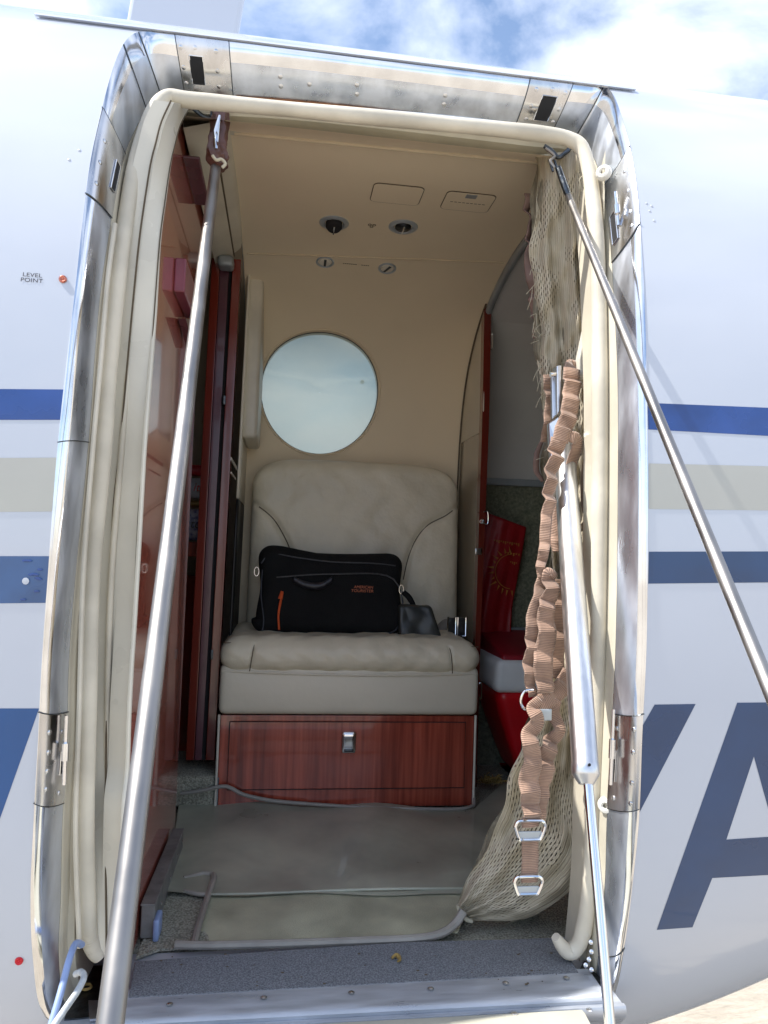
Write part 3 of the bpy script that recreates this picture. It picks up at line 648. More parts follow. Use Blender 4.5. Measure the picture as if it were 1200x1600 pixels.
# ---------------------------------------------------------------- partitions
# left wood wall
lw=thing('wood_partition','glossy reddish walnut wall just inside the left door edge','partition',(-.205,1.5,1.1))
near=Bp[::3]; far=np.array([PX(a,b,-.207) for a,b in [(272,1310),(276,1200),(282,1050),(289,880),(297,720),(303,600),(309,450),(313,300),(316,215),(312,172)]]); far=cr(far,8)
u=np.linspace(0,1,60)
def res(P,n=60):
    L=np.r_[0,np.cumsum(np.linalg.norm(np.diff(P,axis=0),axis=1))]; L/=L[-1]; return np.stack([np.interp(np.linspace(0,1,n),L,P[:,i]) for i in range(3)],-1)
nr_=res(Bp+[0,.004,0]); nr_[:,0]=-.207; nr_[0]=(-.207,1.27,1.1); fa_=res(far)
nr_[:,2]=np.linspace(1.1,2.505,60); nr_[:,1]=np.interp(nr_[:,2],Bp[:,2],Bp[:,1])+.003
fa_[0,2]=1.1
fa_=np.array([(-.207,1.705,z) for z in np.linspace(1.1,2.515,60)])
rows=[nr_*(1-t)+fa_*t for t in np.linspace(0,1,12)]+[fa_+[-.004,.004,0],fa_+[-.02,.004,0]]
v,f=grid(np.array(rows)); mesh('veneer_panel',v,f,'wood_wall',lw)
def onX(px,py,X): return PX(px,py,X)
def sidebox(pa,pb,h,mt,name,parent,X=-.205,tilt=0):
    a=PX(*pa,X); b=PX(*pb,X); y0,y1=sorted((a[1],b[1])); z0,z1=sorted((a[2],b[2])); v,f=boxv(X-.002,X+h,y0,y1,z0,z1); return mesh(name,v,f,mt,parent,False,bevel=.003)
a=sidebox((286,246),(305,316),.030,'purple','switch_box',lw)
b_=sidebox((275,402),(290,497),.018,'pinkbox','emergency_light_box',lw)
mesh('box_bracket',*prism([PX(278,497,-.203),PX(292,545,-.203),PX(294,500,-.203)],(.014,0,0)),'purple',b_,False)
# metal track along its foot
tr=thing('floor_track','dull metal seat track along the foot of the walnut wall','track',(-.19,1.5,1.1))
q=[PX(262,1318,-.2),PX(207,1432,-.2)]
b=MB(); b.add(*hexa((-.203,1.28,1.102),(-.203,1.64,1.102),(-.203,1.64,1.140),(-.203,1.28,1.155),(.022,0,0))); b.build('track_web','track',tr,smooth=False,bevel=.002)
b=MB(); b.add(*hexa((-.204,1.275,1.156),(-.204,1.645,1.141),(-.204,1.645,1.144),(-.204,1.275,1.159),(.024,0,0))); b.build('track_cap','track',tr,smooth=False,bevel=.0015)
for yy in (1.35,1.45,1.55,1.62): screw((-.1805,yy,1.125),(1,0,0),.004,tr,'bolt','alu')
v,f=rbox(-.182,-.172,1.27,1.31,1.10,1.135,.004,6,(3,3,3)); mesh('track_stop','',[],'') if False else mesh('track_stop',v,f,'cable_blue',tr)
# forward posts (sliding door pocket)
ps=thing('pocket_door_post','dark red lacquered post beside the aisle opening','post',(-.2,1.93,1.1))
ZT=PY(370,366,1.93)[2]
def strip(xt0,xt1,xb0,xb1,mt,name,dy=0.,dep=.03,yb=1188,yt=364):
    Y=1.93+dy; a=PY(xb0,yb,Y); b=PY(xb1,yb,Y); c=PY(xt1,yt,Y); d=PY(xt0,yt,Y); v,f=hexa(a,b,c,d,(0,dep,0)); mesh(name,v,f,mt,ps,False,bevel=.0015)
strip(333,346,290,303,'stripered','post_strip'); strip(346.5,361,304,315,'purple','pocket_channel',.006)
strip(360,367,314,321,'hole','pocket_slot',.02); strip(366,379,321,335,'stripered','post_strip',-.002,.05)
strip(332,334,302,303,'hole','post_shadow_gap',.01)
c=PY(350,625,1.925); v,f=rbox(c[0]-.004,c[0]+.004,c[1]-.002,c[1]+.006,c[2]-.012,c[2]+.012,.0015,4,(2,2,2)); mesh('strike_plate',v,f,'darkmetal',ps)
c=PY(331,1023,1.925); v,f=rbox(c[0]-.003,c[0]+.003,c[1]-.002,c[1]+.006,c[2]-.012,c[2]+.012,.0015,4,(2,2,2)); mesh('strike_plate',v,f,'darkmetal',ps)
# carpeted step under the posts
cs=thing('carpeted_step','grey loop carpeted step under the red posts','step',(-.25,1.95,1.1))
v,f=rbox(-.40,-.135,1.89,2.25,1.10,1.178,.012,6,(10,10,3)); mesh('step_carpet',v,f,'carpet',cs)
v,f=boxv(-.1385,-.128,1.885,2.2,1.10,1.176); mesh('step_edge',v,f,'greytrim',cs,False)
# forward bulkhead, cream face beside the seat
fb=thing('forward_bulkhead','cream bulkhead between the red post and the seat back','partition',(-.13,2.1,1.1))
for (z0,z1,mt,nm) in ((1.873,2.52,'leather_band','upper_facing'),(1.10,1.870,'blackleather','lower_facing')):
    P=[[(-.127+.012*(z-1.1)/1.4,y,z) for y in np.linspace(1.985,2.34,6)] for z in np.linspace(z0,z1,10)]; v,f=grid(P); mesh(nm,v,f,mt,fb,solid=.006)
v,f=rbox(-.118,-.078,2.0,2.25,2.035,2.50,.014,8,(4,12,20)); 
z_a=PY(385,692,2.1)[2]; z_b=PY(385,392,2.1)[2]
v,f=rbox(-.119,-.076,2.0,2.25,z_a,z_b,.015,8,(4,12,20)); mesh('padded_panel',v,f,'cream',fb)
for (x0,y0,x1,y1) in ((361,714,370,735),(361,737,368,750)):
    a=PX(x0,y0,-.1175); b=PX(x1,y1,-.1175); zt,zb=a[2],b[2]; v,f=boxv(-.1185,-.1165,min(a[1],b[1]),max(a[1],b[1]),min(zt,zb),max(zt,zb)); mesh('sticker',v,f,'label',fb,False)
# header over the aisle
hd=thing('aisle_header','cream curved header panel over the aisle opening','panel',(-.13,1.6,2.45))
P=[]
for y in np.linspace(1.30,1.93,16):
    P.append([(-.125,y,2.525),(-.127,y,2.512),(-.133,y,2.503),(-.150,y,2.498),(-.156,y,2.490),(-.20,y,2.476),(-.206,y,2.505)])
v,f=grid(P); mesh('header_shell',v,f,'cream',hd)
v,f=tubev([(-.152,y,2.496) for y in np.linspace(1.3,1.92,10)],.0025,6); mesh('header_welt',v,f,'inkbrown',hd)
v,f=rbox(-.19,-.15,1.88,1.93,2.455,2.485,.01,6,(3,5,3)); mesh('header_bracket',v,f,'greytrim',hd)
# forward cabin seen through the gap
cb=thing('galley_cabinet','dark cabinet with an open shelf, seen through the aisle gap','cabinet',(-.4,2.2,1.1))
b=MB(); b.add(*boxv(-.52,-.19,2.12,2.28,1.11,1.66)); b.build('cabinet_base','stripered',cb,smooth=False,bevel=.006)
b=MB(); b.add(*boxv(-.56,-.53,2.0,2.29,1.11,2.3)); b.build('side_panel','wood',cb,smooth=False,bevel=.002)
def packet(pa,pb,Y,mt,lab,txt=None,tmt='packred',name='snack_packet',dz=0):
    a=PY(*pa,Y); b=PY(*pb,Y); x0,x1=a[0],b[0]; z0,z1=b[2],a[2]
    t=thing(name,lab,'packet',((x0+x1)/2,Y,z0),'snack packets on the galley shelf')
    def fn(V):
        V[:,1]-= .012*np.cos((V[:,0]-(x0+x1)/2)/(x1-x0)*math.pi)*np.cos((V[:,2]-(z0+z1)/2)/(z1-z0)*math.pi); return V
    v,f=rbox(x0,x1,Y,Y+.03,z0,z1,.006,6,(10,3,10),fn); mesh('wrapper',v,f,mt,t)
    if txt:
        v,f=textmesh(txt,.034,1,.25); c=PY((pb[0]-14),(pa[1]+pb[1])/2,Y-.015); v=np.array([(c[0]+p[0],Y-.0145+0*p[1],c[2]+p[1]) for p in v]); mesh('lettering',v,f,tmt,t,False)
zs=PY(300,862,2.14)[2]
packet((262,724),(326,744),2.14,'packred','dark red topped packet at the top of the shelf stack')
packet((262,744.5),(325,779),2.13,'packgrey','pale grey packet with dark red italic lettering','ite')
packet((260,779.5),(323,793),2.14,'packgold','thin gold and red packet between the two lettered ones')
packet((260,793.5),(322,845),2.12,'packblue','blue patterned packet with dark italic lettering at the bottom','tes','ink')
b=MB(); b.add(*boxv(-.53,-.16,2.05,2.285,zs-.012,PY(300,846,2.13)[2]-.001)); b.build('shelf','wood',cb,smooth=False,bevel=.002)
# aft partition beside the seat, red lacquered edge
aft=thing('aft_partition','glossy cream partition with a red lacquered front edge, right of the seat','partition',(.56,2.1,1.1))
def xa(z): return .5575+0*z
P=[[(.556,y,z) for y in np.linspace(2.035,2.36,8)] for z in np.linspace(1.10,2.50,24)]
M['glosscream']=mat('gloss taupe laminate',(.33,.29,.22),.16,0,.04,4,coat=.8)
v,f=grid(P); mesh('laminate_face',v,f,'glosscream',aft,solid=.004)
a=PY(759,386,2.03); 
def edgepx(y): return np.interp(y,[386,640,1020,1250],[758.5,754,742,736]),np.interp(y,[386,640,1020,1250],[769,765,750,744])
L=[];Rr=[]
for y in np.linspace(386,1255,16):
    x0,x1=edgepx(y); L.append(PY(x0,y,2.03)); Rr.append(PY(x1,y,2.03))
L=np.array(L);Rr=np.array(Rr); P=[L+[0,.03,0],L,Rr,Rr+[0,.03,0]]; v,f=grid(np.array(P)); mesh('edge_strip',v,f,'stripered',aft)
for q in ((765,476),(753,815)):
    c=PY(*q,2.028); v,f=lathe([(.0075,0),(.007,.004),(.004,.006),(.002,.003),(.0001,.003)],c,(0,-1,0),18); mesh('stud',v,f,'alu',aft)
def ushape(px,py0,py1,Y,w=.012,r=.0016):
    a=PY(px,py0,Y); b=PY(px,py1,Y); pts=[a+[-w,0,0],a,b,b+[-w,0,0]]; v,f=tubev(cr(pts,6),r,8); mesh('wire_loop',v,f,'chrome',aft)
ushape(769,523,545,2.03,.004); ushape(762,800,818,2.02); ushape(752,1068,1090,2.02,.006)
c=PY(747,861,2.02); v,f=rbox(c[0]-.009,c[0]+.010,c[1]-.004,c[1]+.004,c[2]-.011,c[2]+.008,.002,4,(2,2,2)); mesh('latch',v,f,'alu_scuff',aft)
# padded upper area outline on the partition face
pp=[(757,405),(745,445),(732,500),(723,560),(718,640),(717,694),(752,674),(755,640),(757,540),(758,405)]
pts=[PX(a_,b_,.5525) for a_,b_ in pp]
v,f=prism([np.array([.5555,p_[1],p_[2]]) for p_ in pts],(-.004,0,0)); mesh('padded_inset',v,f,'leather_band',aft,False,bevel=.002)
# wall edge welt where headliner meets the aft partition
v,f=tubev([np.array([.549,PATH[i][0]-.003,PATH[i][1]-.003]) for i in range(70,len(PATH)-6,2)],.0028,8); mesh('corner_welt',v,f,'inkbrown',hl)
v,f=tubev([np.array([.562,PATH[i][0]-.002,PATH[i][1]-.010]) for i in range(8,90,2)],.0105,10); mesh('arch_trim',v,f,'greytrim',hl)
# ---------------------------------------------------------------- baggage bay
bay=thing('baggage_bay_lining','light grey wall lining of the baggage bay behind the net','wall lining',(.8,2.3,1.1))
xs=np.linspace(.563,1.12,8); zst=PY(800,749,2.30)[2]
def bpath(z): return np.interp(z,PATH[::-1,1][0:],PATH[::-1,0]) 
def bgrid(z0,z1,mt,nm,dy=0.,n=20): 
    zz=np.linspace(z0,z1,n); ord_=np.argsort(PATH[75:,1]); yy=np.interp(zz,PATH[75:,1][ord_],PATH[75:,0][ord_])+dy; P=[[(x,y,z) for x in xs] for y,z in zip(yy,zz)]; v,f=grid(P); return mesh(nm,v,f,mt,bay)
bgrid(zst+.001,2.44,'greywall','upper_wall'); bgrid(1.09,zst-.022,'carpetwall','carpet_wall',-.002)
v,f=boxv(.565,1.11,2.285,2.306,zst-.022,zst); mesh('metal_ledge',v,f,'greymetal',bay,False,bevel=.003)
zq=PY(800,502,2.30)[2]; v,f=tubev([(.565,2.275,zq),(1.11,2.275,zq)],.0025,6); mesh('panel_joint',v,f,'greytrim',bay)
P=[[(x,y,z) for x in xs] for y,z in ((1.22,2.47),(1.5,2.53),(1.8,2.52),(2.0,2.47),(2.14,2.40))]; v,f=grid(P); mesh('bay_ceiling',v,f,'greywall',bay)
v,f=prism([(1.11,1.45,1.11),(1.11,2.1,1.11),(1.11,2.25,1.4),(1.11,2.25,2.3),(1.11,2.0,2.44),(1.11,1.4,2.44),(1.11,1.2,2.2),(1.11,1.2,1.3)],(.01,0,0)); mesh('bay_end_wall',v,f,'carpetwall',bay,False)
P=[[(x,max(float(skinY(x,z))+.03,1.06),z) for x in np.linspace(.545,1.12,12)] for z in np.linspace(1.09,2.44,14)]; v,f=grid(P); mesh('bay_near_wall',v,f,'greywall',bay)
# aft jamb, cream, behind the seal
aj=thing('aft_jamb_panel','cream panel inside the right door edge behind the net','panel',(.49,1.25,1.1))
P=[[(.503+.03*(t),1.13+.10*t,z) for t in np.linspace(0,1,5)] for z in np.linspace(1.1,2.42,16)]; v,f=grid(P); mesh('jamb_skin',v,f,'creamwhite',aj)
br=[(931,470),(905,545),(904,590),(932,611)]; Yb=1.21
v,f=prism([PY(*q,Yb) for q in ((933,468),(914,515),(905,560),(905,600),(933,611))],(0,.02,0)); mesh('strut_bracket',v,f,'creamwhite',aj,False,bevel=.003)
v,f=tubev([PY(903,586,1.205),PY(919,586,1.205)],.009,16); mesh('bracket_spigot',v,f,'creamwhite',aj)
# floor
fx=np.linspace(-1.3,1.12,40); fy=np.maximum([float(skinY(x,1.07))+.02 for x in fx],1.075)
fp_=[(x,y,1.065) for x,y in zip(fx,fy)]+[(x,min(2.3,3.48-float(skinY(x,1.07))-.02),1.065) for x in fx[::-1]]
fl=mesh('floor',*prism(fp_,(0,0,.028)),'carpet',None,False); tag(fl,kind='structure')
# ---------------------------------------------------------------- carpets and mats
tcv=[PZ(*q,1.108) for q in ((200,1560),(905,1521),(872,1466),(640,1472),(400,1488),(210,1503))]
tcp=mesh('threshold_carpet',*prism([p-[0,0,.006] for p in tcv],(0,0,.007)),'thresh',None,False,bevel=.002); tag(tcp,'blue grey ribbed carpet strip on the door threshold','carpet')
p=PZ(618,1497,1.112); v,f=tubev(cr([p+[-.006,0,.0],p+[.002,.004,.003],p+[.006,-.006,.001],p+[.001,-.012,.001]],5),[.002,.0035,.001],6); o=mesh('dry_leaf',v,f,'rope'); tag(o,'tiny brown leaf scrap lying on the blue grey threshold carpet','leaf')
gb=MB()
for k in range(46):
    q=PZ(random.uniform(240,890),random.uniform(1485,1540),1.1095); a=random.random()*6; L_=random.uniform(.0006,.0022)
    gb.add(*rbox(q[0]-L_,q[0]+L_,q[1]-L_*.6,q[1]+L_*.6,1.1085,1.1085+L_*.8,L_*.25,2,(1,1,1)))
o=gb.build('grit','inkbrown'); tag(o,'scattered grit and crumbs on the blue grey threshold carpet','grit',kind='stuff')
lc=thing('loop_carpet','pale grey loop carpet strip left of the floor mat','carpet',(-.15,1.4,1.1))
v,f=prism([PZ(*q,1.097) for q in ((247,1487),(212,1500),(285,1320),(345,1310),(345,1480))],(0,0,.004)); mesh('pile',v,f,'carpet',lc,False)
mtg=thing('floor_mat','grey vinyl floor mat with piped edges in front of the seat','mat',(.2,1.5,1.1))
def zmat(x,y):
    z=1.104+.004*np.sin(9*x+5*y)*np.sin(7*y-3*x)+.003*np.sin(22*x-9*y)
    z+=.010*np.exp(-((x+.02)**2/.010+(y-1.93)**2/.004)) ; return z
def matpatch(corn,mt,name,nx=50,ny=36,dz=0.,up=0):
    a,b,c,d=[np.array(PZ(*q,1.104)) for q in corn]; P=[]
    for j in range(ny+1):
        w=j/ny; P.append([])
        for i in range(nx+1):
            u_=i/nx; q=(a*(1-u_)+b*u_)*(1-w)+(d*(1-u_)+c*u_)*w; q=q.copy(); q[2]=zmat(q[0],q[1])+dz; P[-1].append(q)
    v,f=grid(P); return mesh(name,v,f,mt,mtg)
matpatch([(282,1243),(742,1266),(735,1400),(258,1400)],'vinyl','rear_sheet',dz=.003)
matpatch([(332,1385),(742,1385),(715,1462),(292,1477)],'vinyl2','front_sheet',dz=.0)
matpatch([(742,1262),(800,1215),(830,1430),(735,1400)],'vinyl','side_sheet',12,20,dz=.001)
def pipe(lst,r,name='piping',z=1.109,mt='piping',par=mtg,n=8,follow=False):
    P=cr([PZ(q[0],q[1],z if len(q)<3 else q[2]) for q in lst],n); v,f=tubev(P,r,8); return mesh(name,v,f,mt,par)
pipe([(274,1476),(330,1477),(450,1474),(560,1470),(650,1466),(690,1458,1.112),(712,1442,1.12),(724,1424,1.135)],[.0065,.0065,.0065,.007,.008])
pipe([(303,1475),(312,1440),(325,1400),(334,1374),(333,1367)],.006)
pipe([(334,1366),(318,1365),(300,1369),(287,1372)],.0045); pipe([(288,1392),(310,1397),(330,1397)],.004)
pipe([(330,1397),(400,1396),(500,1392),(600,1389),(735,1388)],.0026,mt='vinyl')
P=cr([PY(a_,b_,1.872) for a_,b_ in ((282,1240),(312,1236),(345,1229),(360,1231),(382,1242),(425,1251),(480,1256))],8); v,f=tubev(P,.0048,8); mesh('piping',v,f,'piping',mtg)
pipe([(480,1256,1.112),(560,1261,1.108),(660,1264,1.107),(720,1264,1.108),(741,1258,1.11)],.0045)
pipe([(741,1258,1.11),(741,1240,1.125),(744,1232,1.13)],.004)
# ---------------------------------------------------------------- seat
seat=thing('side_bench','taupe leather bench seat with a mahogany drawer base under the round window','seat',(.19,2.05,1.1))
bl=PZ(343,1256,1.1); x0,x1=-.132,.512
ZB0,ZB1=1.1,1.328
v,f=boxv(x0,x1,1.885,2.27,ZB0,ZB1); base=mesh('base_cabinet',v,f,'wood',seat,False,bevel=.002)
a=PY(359,1128,1.88); c=PY(728,1128,1.88); d=PY(728,1231,1.88)
v,f=boxv(a[0],c[0],1.8825,1.90,d[2],a[2]); dr=mesh('drawer_front',v,f,'wood',seat,False,bevel=.0015)
rim=[(a[0],1.8815,a[2]),(c[0],1.8815,a[2]),(c[0],1.8815,d[2]),(a[0],1.8815,d[2]),(a[0],1.8815,a[2])]; v,f=tubev(rim,.0011,6); mesh('drawer_gap',v,f,'hole',dr)
for xx in (x0-.003,x1+.003): v,f=tubev([(xx,1.883,1.1),(xx,1.883,1.33)],.0032,8); mesh('edge_piping',v,f,'creamwhite',base)
c=PY(545,1160,1.878)
v,f=rbox(c[0]-.0185,c[0]+.0185,1.873,1.885,c[2]-.027,c[2]+.027,.006,6,(4,2,6)); lt=mesh('drawer_latch',v,f,'chrome',seat)
v,f=rbox(c[0]-.014,c[0]+.014,1.870,1.876,c[2]-.012,c[2]+.023,.002,4,(4,2,6)); mesh('latch_paddle',v,f,'chrome',lt)
v,f=rbox(c[0]-.012,c[0]+.012,1.868,1.876,c[2]-.022,c[2]-.014,.002,4,(4,2,3)); mesh('latch_button',v,f,'darkmetal',lt)
def nz(V,s,a): 
    return a*(np.sin(V[:,0]*s*1.3+np.sin(V[:,2]*s*.7)*1.7)*np.sin(V[:,2]*s+1.1*np.sin(V[:,0]*s*.6))+.6*np.sin(V[:,0]*s*2.9+V[:,1]*s*2+2*np.sin(V[:,2]*s*1.9)))
def fband(V):
    V[:,1]-=.006*np.cos((V[:,2]-1.385)/.06*1.4).clip(0); V[:,1]+=nz(V,14,.0006); return V
v,f=rbox(x0-.005,x1+.005,1.868,2.25,1.332,1.455,.016,8,(40,10,14),fband); mesh('leather_skirt',v,f,'leather_band',seat)
ZC1,ZC0=1.522,1.432
def fcush(V):
    t=np.clip((V[:,2]-ZC0)/(ZC1-ZC0),0,1); xm=(x0+x1)/2
    V[:,1]-=np.where(V[:,1]<1.95,.012*np.sin(math.pi*t),0); V[:,0]+=(V[:,0]-xm)*.03*np.sin(math.pi*t)
    top=np.clip((t-.8)/.2,0,1); V[:,2]+=top*(.006*np.cos((V[:,0]-xm)/.32*1.3)-.006*np.exp(-((V[:,0]-.12)**2+(V[:,1]-2.05)**2)/.02))
    V[:,1]+=nz(V,38,.0019)*(V[:,1]<2.0); V[:,2]+=nz(V[:,[0,2,1]],34,.0018)*top
    # corner seams
    for sx in (-1,1):
        xs_=xm+sx*.250; d_=np.abs((V[:,0]-xs_)+sx*.012*(t-.5)); g_=np.exp(-(d_/.004)**2)*(t<.86)*(V[:,1]<1.95); V[:,1]+=g_*.0045
    return V
v,f=rbox(x0+.002,x1-.002,1.862,2.27,ZC0,ZC1,.036,12,(130,40,16),fcush); cu=mesh('seat_cushion',v,f,'leather',seat)
xm=(x0+x1)/2
for sx in (-1,1):
    pts=[];
    for t in np.linspace(.1,.82,10): pts.append((xm+sx*(.250-.012*(t-.5)),1.862-.0115*math.sin(math.pi*t)+(.010 if t>.7 else 0)*((t-.7)/.12)+.0005,ZC0+t*(ZC1-ZC0)))
    q=pts[-1]; 
    for k in range(1,8): pts.append((xm+sx*(.250+k*.0105),q[1]+.0005+.0004*k,q[2]+.002*math.sin(k/3)))
    v,f=tubev(pts,.0011,6); mesh('stitch_line',v,f,'inkbrown',cu)
v,f=tubev(cr([(x0+.006,1.95,ZC0+.006),(x0+.006,1.885,ZC0+.006),(x0+.03,1.866,ZC0+.006),(xm,1.862,ZC0+.001),(x1-.03,1.866,ZC0+.006),(x1-.006,1.885,ZC0+.006),(x1-.006,1.95,ZC0+.006)],8),.003,8); mesh('welt',v,f,'leather_band',cu)
# backrest
bx0,bx1=PY(391,850,2.24)[0],PY(711,850,2.24)[0]; bz1=PY(550,722,2.24)[2]; bxm=(bx0+bx1)/2
SEAML=np.array([[p_[0],p_[2]] for p_ in cr([PY(a_,b_,2.2) for a_,b_ in ((388,782),(405,792),(428,812),(446,842),(456,868),(466,905),(476,950))],8)])
SEAMR=np.array([[p_[0],p_[2]] for p_ in cr([PY(a_,b_,2.2) for a_,b_ in ((714,792),(695,806),(668,820),(650,840),(637,868),(628,905),(622,950))],8)])
def fback(V):
    t=np.clip((V[:,2]-1.45)/(bz1-1.45),0,1); ux=(V[:,0]-bxm)/((bx1-bx0)/2)
    V[:,2]-=np.where(t>.6,(t-.6)/.4,0)*(.055*np.abs(ux)**7)
    V[:,1]+=.035*t
    front=V[:,1]<2.23
    V[:,1]-=front*.018*np.cos(ux*1.45).clip(0)*np.sin(math.pi*np.clip(t,.02,.98))**.5
    for Sg in (SEAML,SEAMR):
        D=np.sqrt(((V[:,None,[0,2]]-Sg[None])**2).sum(-1)).min(1); V[:,1]+=front*.010*np.exp(-(D/.009)**2)
    xo=np.abs(ux)>.55; V[:,1]-=front*.010*np.clip((np.abs(ux)-.5)/.3,0,1)*np.clip((.95-t)/.5,0,1)*(1-np.clip(np.abs(ux)-.85,0,1)*5)
    V[:,1]+=front*nz(V,22,.0018); return V
v,f=rbox(bx0,bx1,2.165,2.245,1.45,bz1,.034,12,(110,8,90),fback); bk=mesh('backrest',v,f,'leather',seat)
for Sg in (SEAML,SEAMR):
    q=[]
    for p_ in Sg[2:-8]:
        t_=(p_[1]-1.45)/(bz1-1.45); u_=(p_[0]-bxm)/((bx1-bx0)/2)
        if abs(u_)>.93: continue
        q.append((p_[0],2.165+.035*t_-.018*max(math.cos(u_*1.45),0)*math.sin(math.pi*t_)**.5-.010*min(max((abs(u_)-.5)/.3,0),1)*min(max((.95-t_)/.5,0),1)+.0085,p_[1]))
    v,f=tubev(q,.0016,6); mesh('bolster_seam',v,f,'inkbrown',bk)
# seat belt
bt=thing('seat_belt','grey seat belt end with a chrome buckle at the right of the bench','seat belt',(.5,2.1,1.52))
c=PY(714,979,2.05)
for dx in (-.0145,.0145):
    pts=[c+[dx+a_,0,b_] for a_,b_ in ((-.012,-.026),(-.012,.026),(.011,.026),(.011,-.026),(-.012,-.026))]; v,f=tubev(pts,.0022,8); mesh('buckle_loop',v,f,'chrome',bt)
    v,f=boxv(c[0]+dx-.010,c[0]+dx+.009,c[1],c[1]+.004,c[2]-.024,c[2]+.024); mesh('buckle_plate',v,f,'darkmetal',bt,False)
P=[]
for t in np.linspace(0,1,16):
    q=PY(706-44*t,982+8*t-6*math.sin(6*t),2.08+.05*t); P.append([q+[0,0,-.022*(1-.5*t)+.004*math.sin(9*t)],q+[0,-.006,0],q+[0,0,.022*(1-.5*t)]])
v,f=grid(P); mesh('belt_webbing',v,f,'piping',bt,solid=.002)
# ---------------------------------------------------------------- bag on the seat
bag=thing('laptop_bag','black fabric carry bag with orange lettering lying upright on the bench','bag',(.13,2.03,1.52))
bb0=PY(400,1003,1.99); bb1=PY(628,1008,1.99); btop=PY(520,862,2.03)[2]; zb=1.519
def fbag(V):
    w=(bb1[0]-bb0[0]); ux=(V[:,0]-(bb0[0]+bb1[0])/2)/(w/2); t=np.clip((V[:,2]-zb)/(btop-zb),0,1)
    V[:,2]+=t*(.012*(ux<-.2)*np.clip((-ux-.2)/.5,0,1)-.014*np.clip(ux+.1,0,1)*0-.006*np.cos(ux*2)); V[:,2]-=t*.020*np.clip(np.abs(ux)-.80,0,1)*6*.2
    V[:,1]+=.055*t; V[:,1]-=.014*np.cos(ux*1.5).clip(0)*np.sin(math.pi*np.clip(t,0.02,.98))*(V[:,1]<2.03)
    V[:,0]-=(t<.15)*(ux<-.8)*.012; V[:,1]+=nz(V,20,.0022); V[:,0]+=.004*np.sin(t*9)*np.sign(ux)*(np.abs(ux)>.7); return V
v,f=rbox(bb0[0],bb1[0],1.975,2.075,zb,btop,.03,12,(50,10,36),fbag); mesh('bag_body',v,f,'black',bag)
def bagpt(px,py,d=0.): 
    p=PY(px,py,1.99); t=(p[2]-zb)/(btop-zb); ux=(p[0]-(bb0[0]+bb1[0])/2)/((bb1[0]-bb0[0])/2); Y=1.975+.055*t-.014*max(math.cos(ux*1.5),0)*math.sin(math.pi*min(max(t,.02),.98))-.005-d; return PY(px,py,Y)
P=[]
for a_,b_ in cr([(459,905),(472,912),(490,916),(505,914),(519,905)],6): 
    q=bagpt(a_,b_,.006); P.append([q+[0,0,-.009],q+[0,-.003,0],q+[0,0,.009]])
v,f=grid(P); mesh('carry_handle',v,f,'blackshiny',bag,solid=.004)
v,f=tubev(cr([bagpt(a_,b_,.003) for a_,b_ in ((442,926),(438,942),(435,962),(436,984))],6),[.0012,.0035,.0028,.003],8); mesh('zip_pull',v,f,'orange',bag)
v,f=tubev([bagpt(441,924,.003),bagpt(438,936,.003)],[.004,.0065],8); mesh('zip_tab',v,f,'orange',bag)
v,f=tubev(cr([bagpt(a_,b_,-.001) for a_,b_ in ((432,902),(520,897),(615,905),(618,985),(500,1000),(412,992))],6),.0022,6); mesh('pocket_seam',v,f,'blackshiny',bag)
v,f=tubev(cr([bagpt(a_,b_,-.004) for a_,b_ in ((408,880),(425,866),(470,872),(520,878),(580,880),(618,884))],6),.0018,6); mesh('top_zip',v,f,'blackshiny',bag)
v,f=tubev(cr([bagpt(a_,b_,-.003) for a_,b_ in ((410,890),(408,930),(412,970),(408,992))],6),.0016,6); mesh('side_piping',v,f,'blackshiny',bag)
M['orprint']=mat('orange print',(.50,.13,.05),.5,0,.1)
for txt,py_,px_ in (('AMERICAN',917.6,568),('TOURISTER',923.4,566)):
    v,f=textmesh(txt,.0125,1.0,.1); wv=v[:,0].max()-v[:,0].min(); sc=.060/wv if txt[0]=='T' else .052/wv
    v=np.array([bagpt(px_,py_,.0015)+[p_[0]*sc,-.0008*0,p_[1]*.85] for p_ in v]); mesh('brand_lettering',v,f,'orprint',bag,False)
for q in ((401,893),(627,921)):
    c=bagpt(*q,.006); an_=np.linspace(0,2*math.pi,20); v,f=tubev([c+[.006*math.cos(t),0,.012*math.sin(t)] for t in an_],.0014,6,False); mesh('strap_ring',v,f,'chrome',bag)
v,f=tubev(cr([PY(a_,b_,1.99) for a_,b_ in ((630,925),(640,935),(648,955),(640,985))],6),[.007,.008,.006,.004],8,flat=.4); mesh('shoulder_strap',v,f,'black',bag)
po=thing('plastic_pouch','crumpled dark plastic pouch with a blue edge beside the black bag','pouch',(.38,2.0,1.52))
def fp(V):
    V[:,1]+=.02*(V[:,2]-1.52)/.1; V[:,1]+=nz(V,35,.0018); V[:,0]-=(V[:,2]-1.52)*.35*(V[:,0]>.36); V[:,2]+=nz(V[:,[1,0,2]],40,.002)*(V[:,2]>1.54); return V
q0=PY(622,1006,1.965); q1=PY(690,1000,1.965)
v,f=rbox(q0[0],q1[0],1.955,1.985,1.517,PY(650,945,1.97)[2],.010,6,(24,4,20),fp); mesh('pouch_film',v,f,'darkfoil',po)
v,f=hexa(PY(640,1008,1.945),PY(688,1001,1.945),PY(687,993,1.947),PY(650,1002,1.947),(0,.006,0)); mesh('blue_edge',v,f,'bluefoil',po,False)
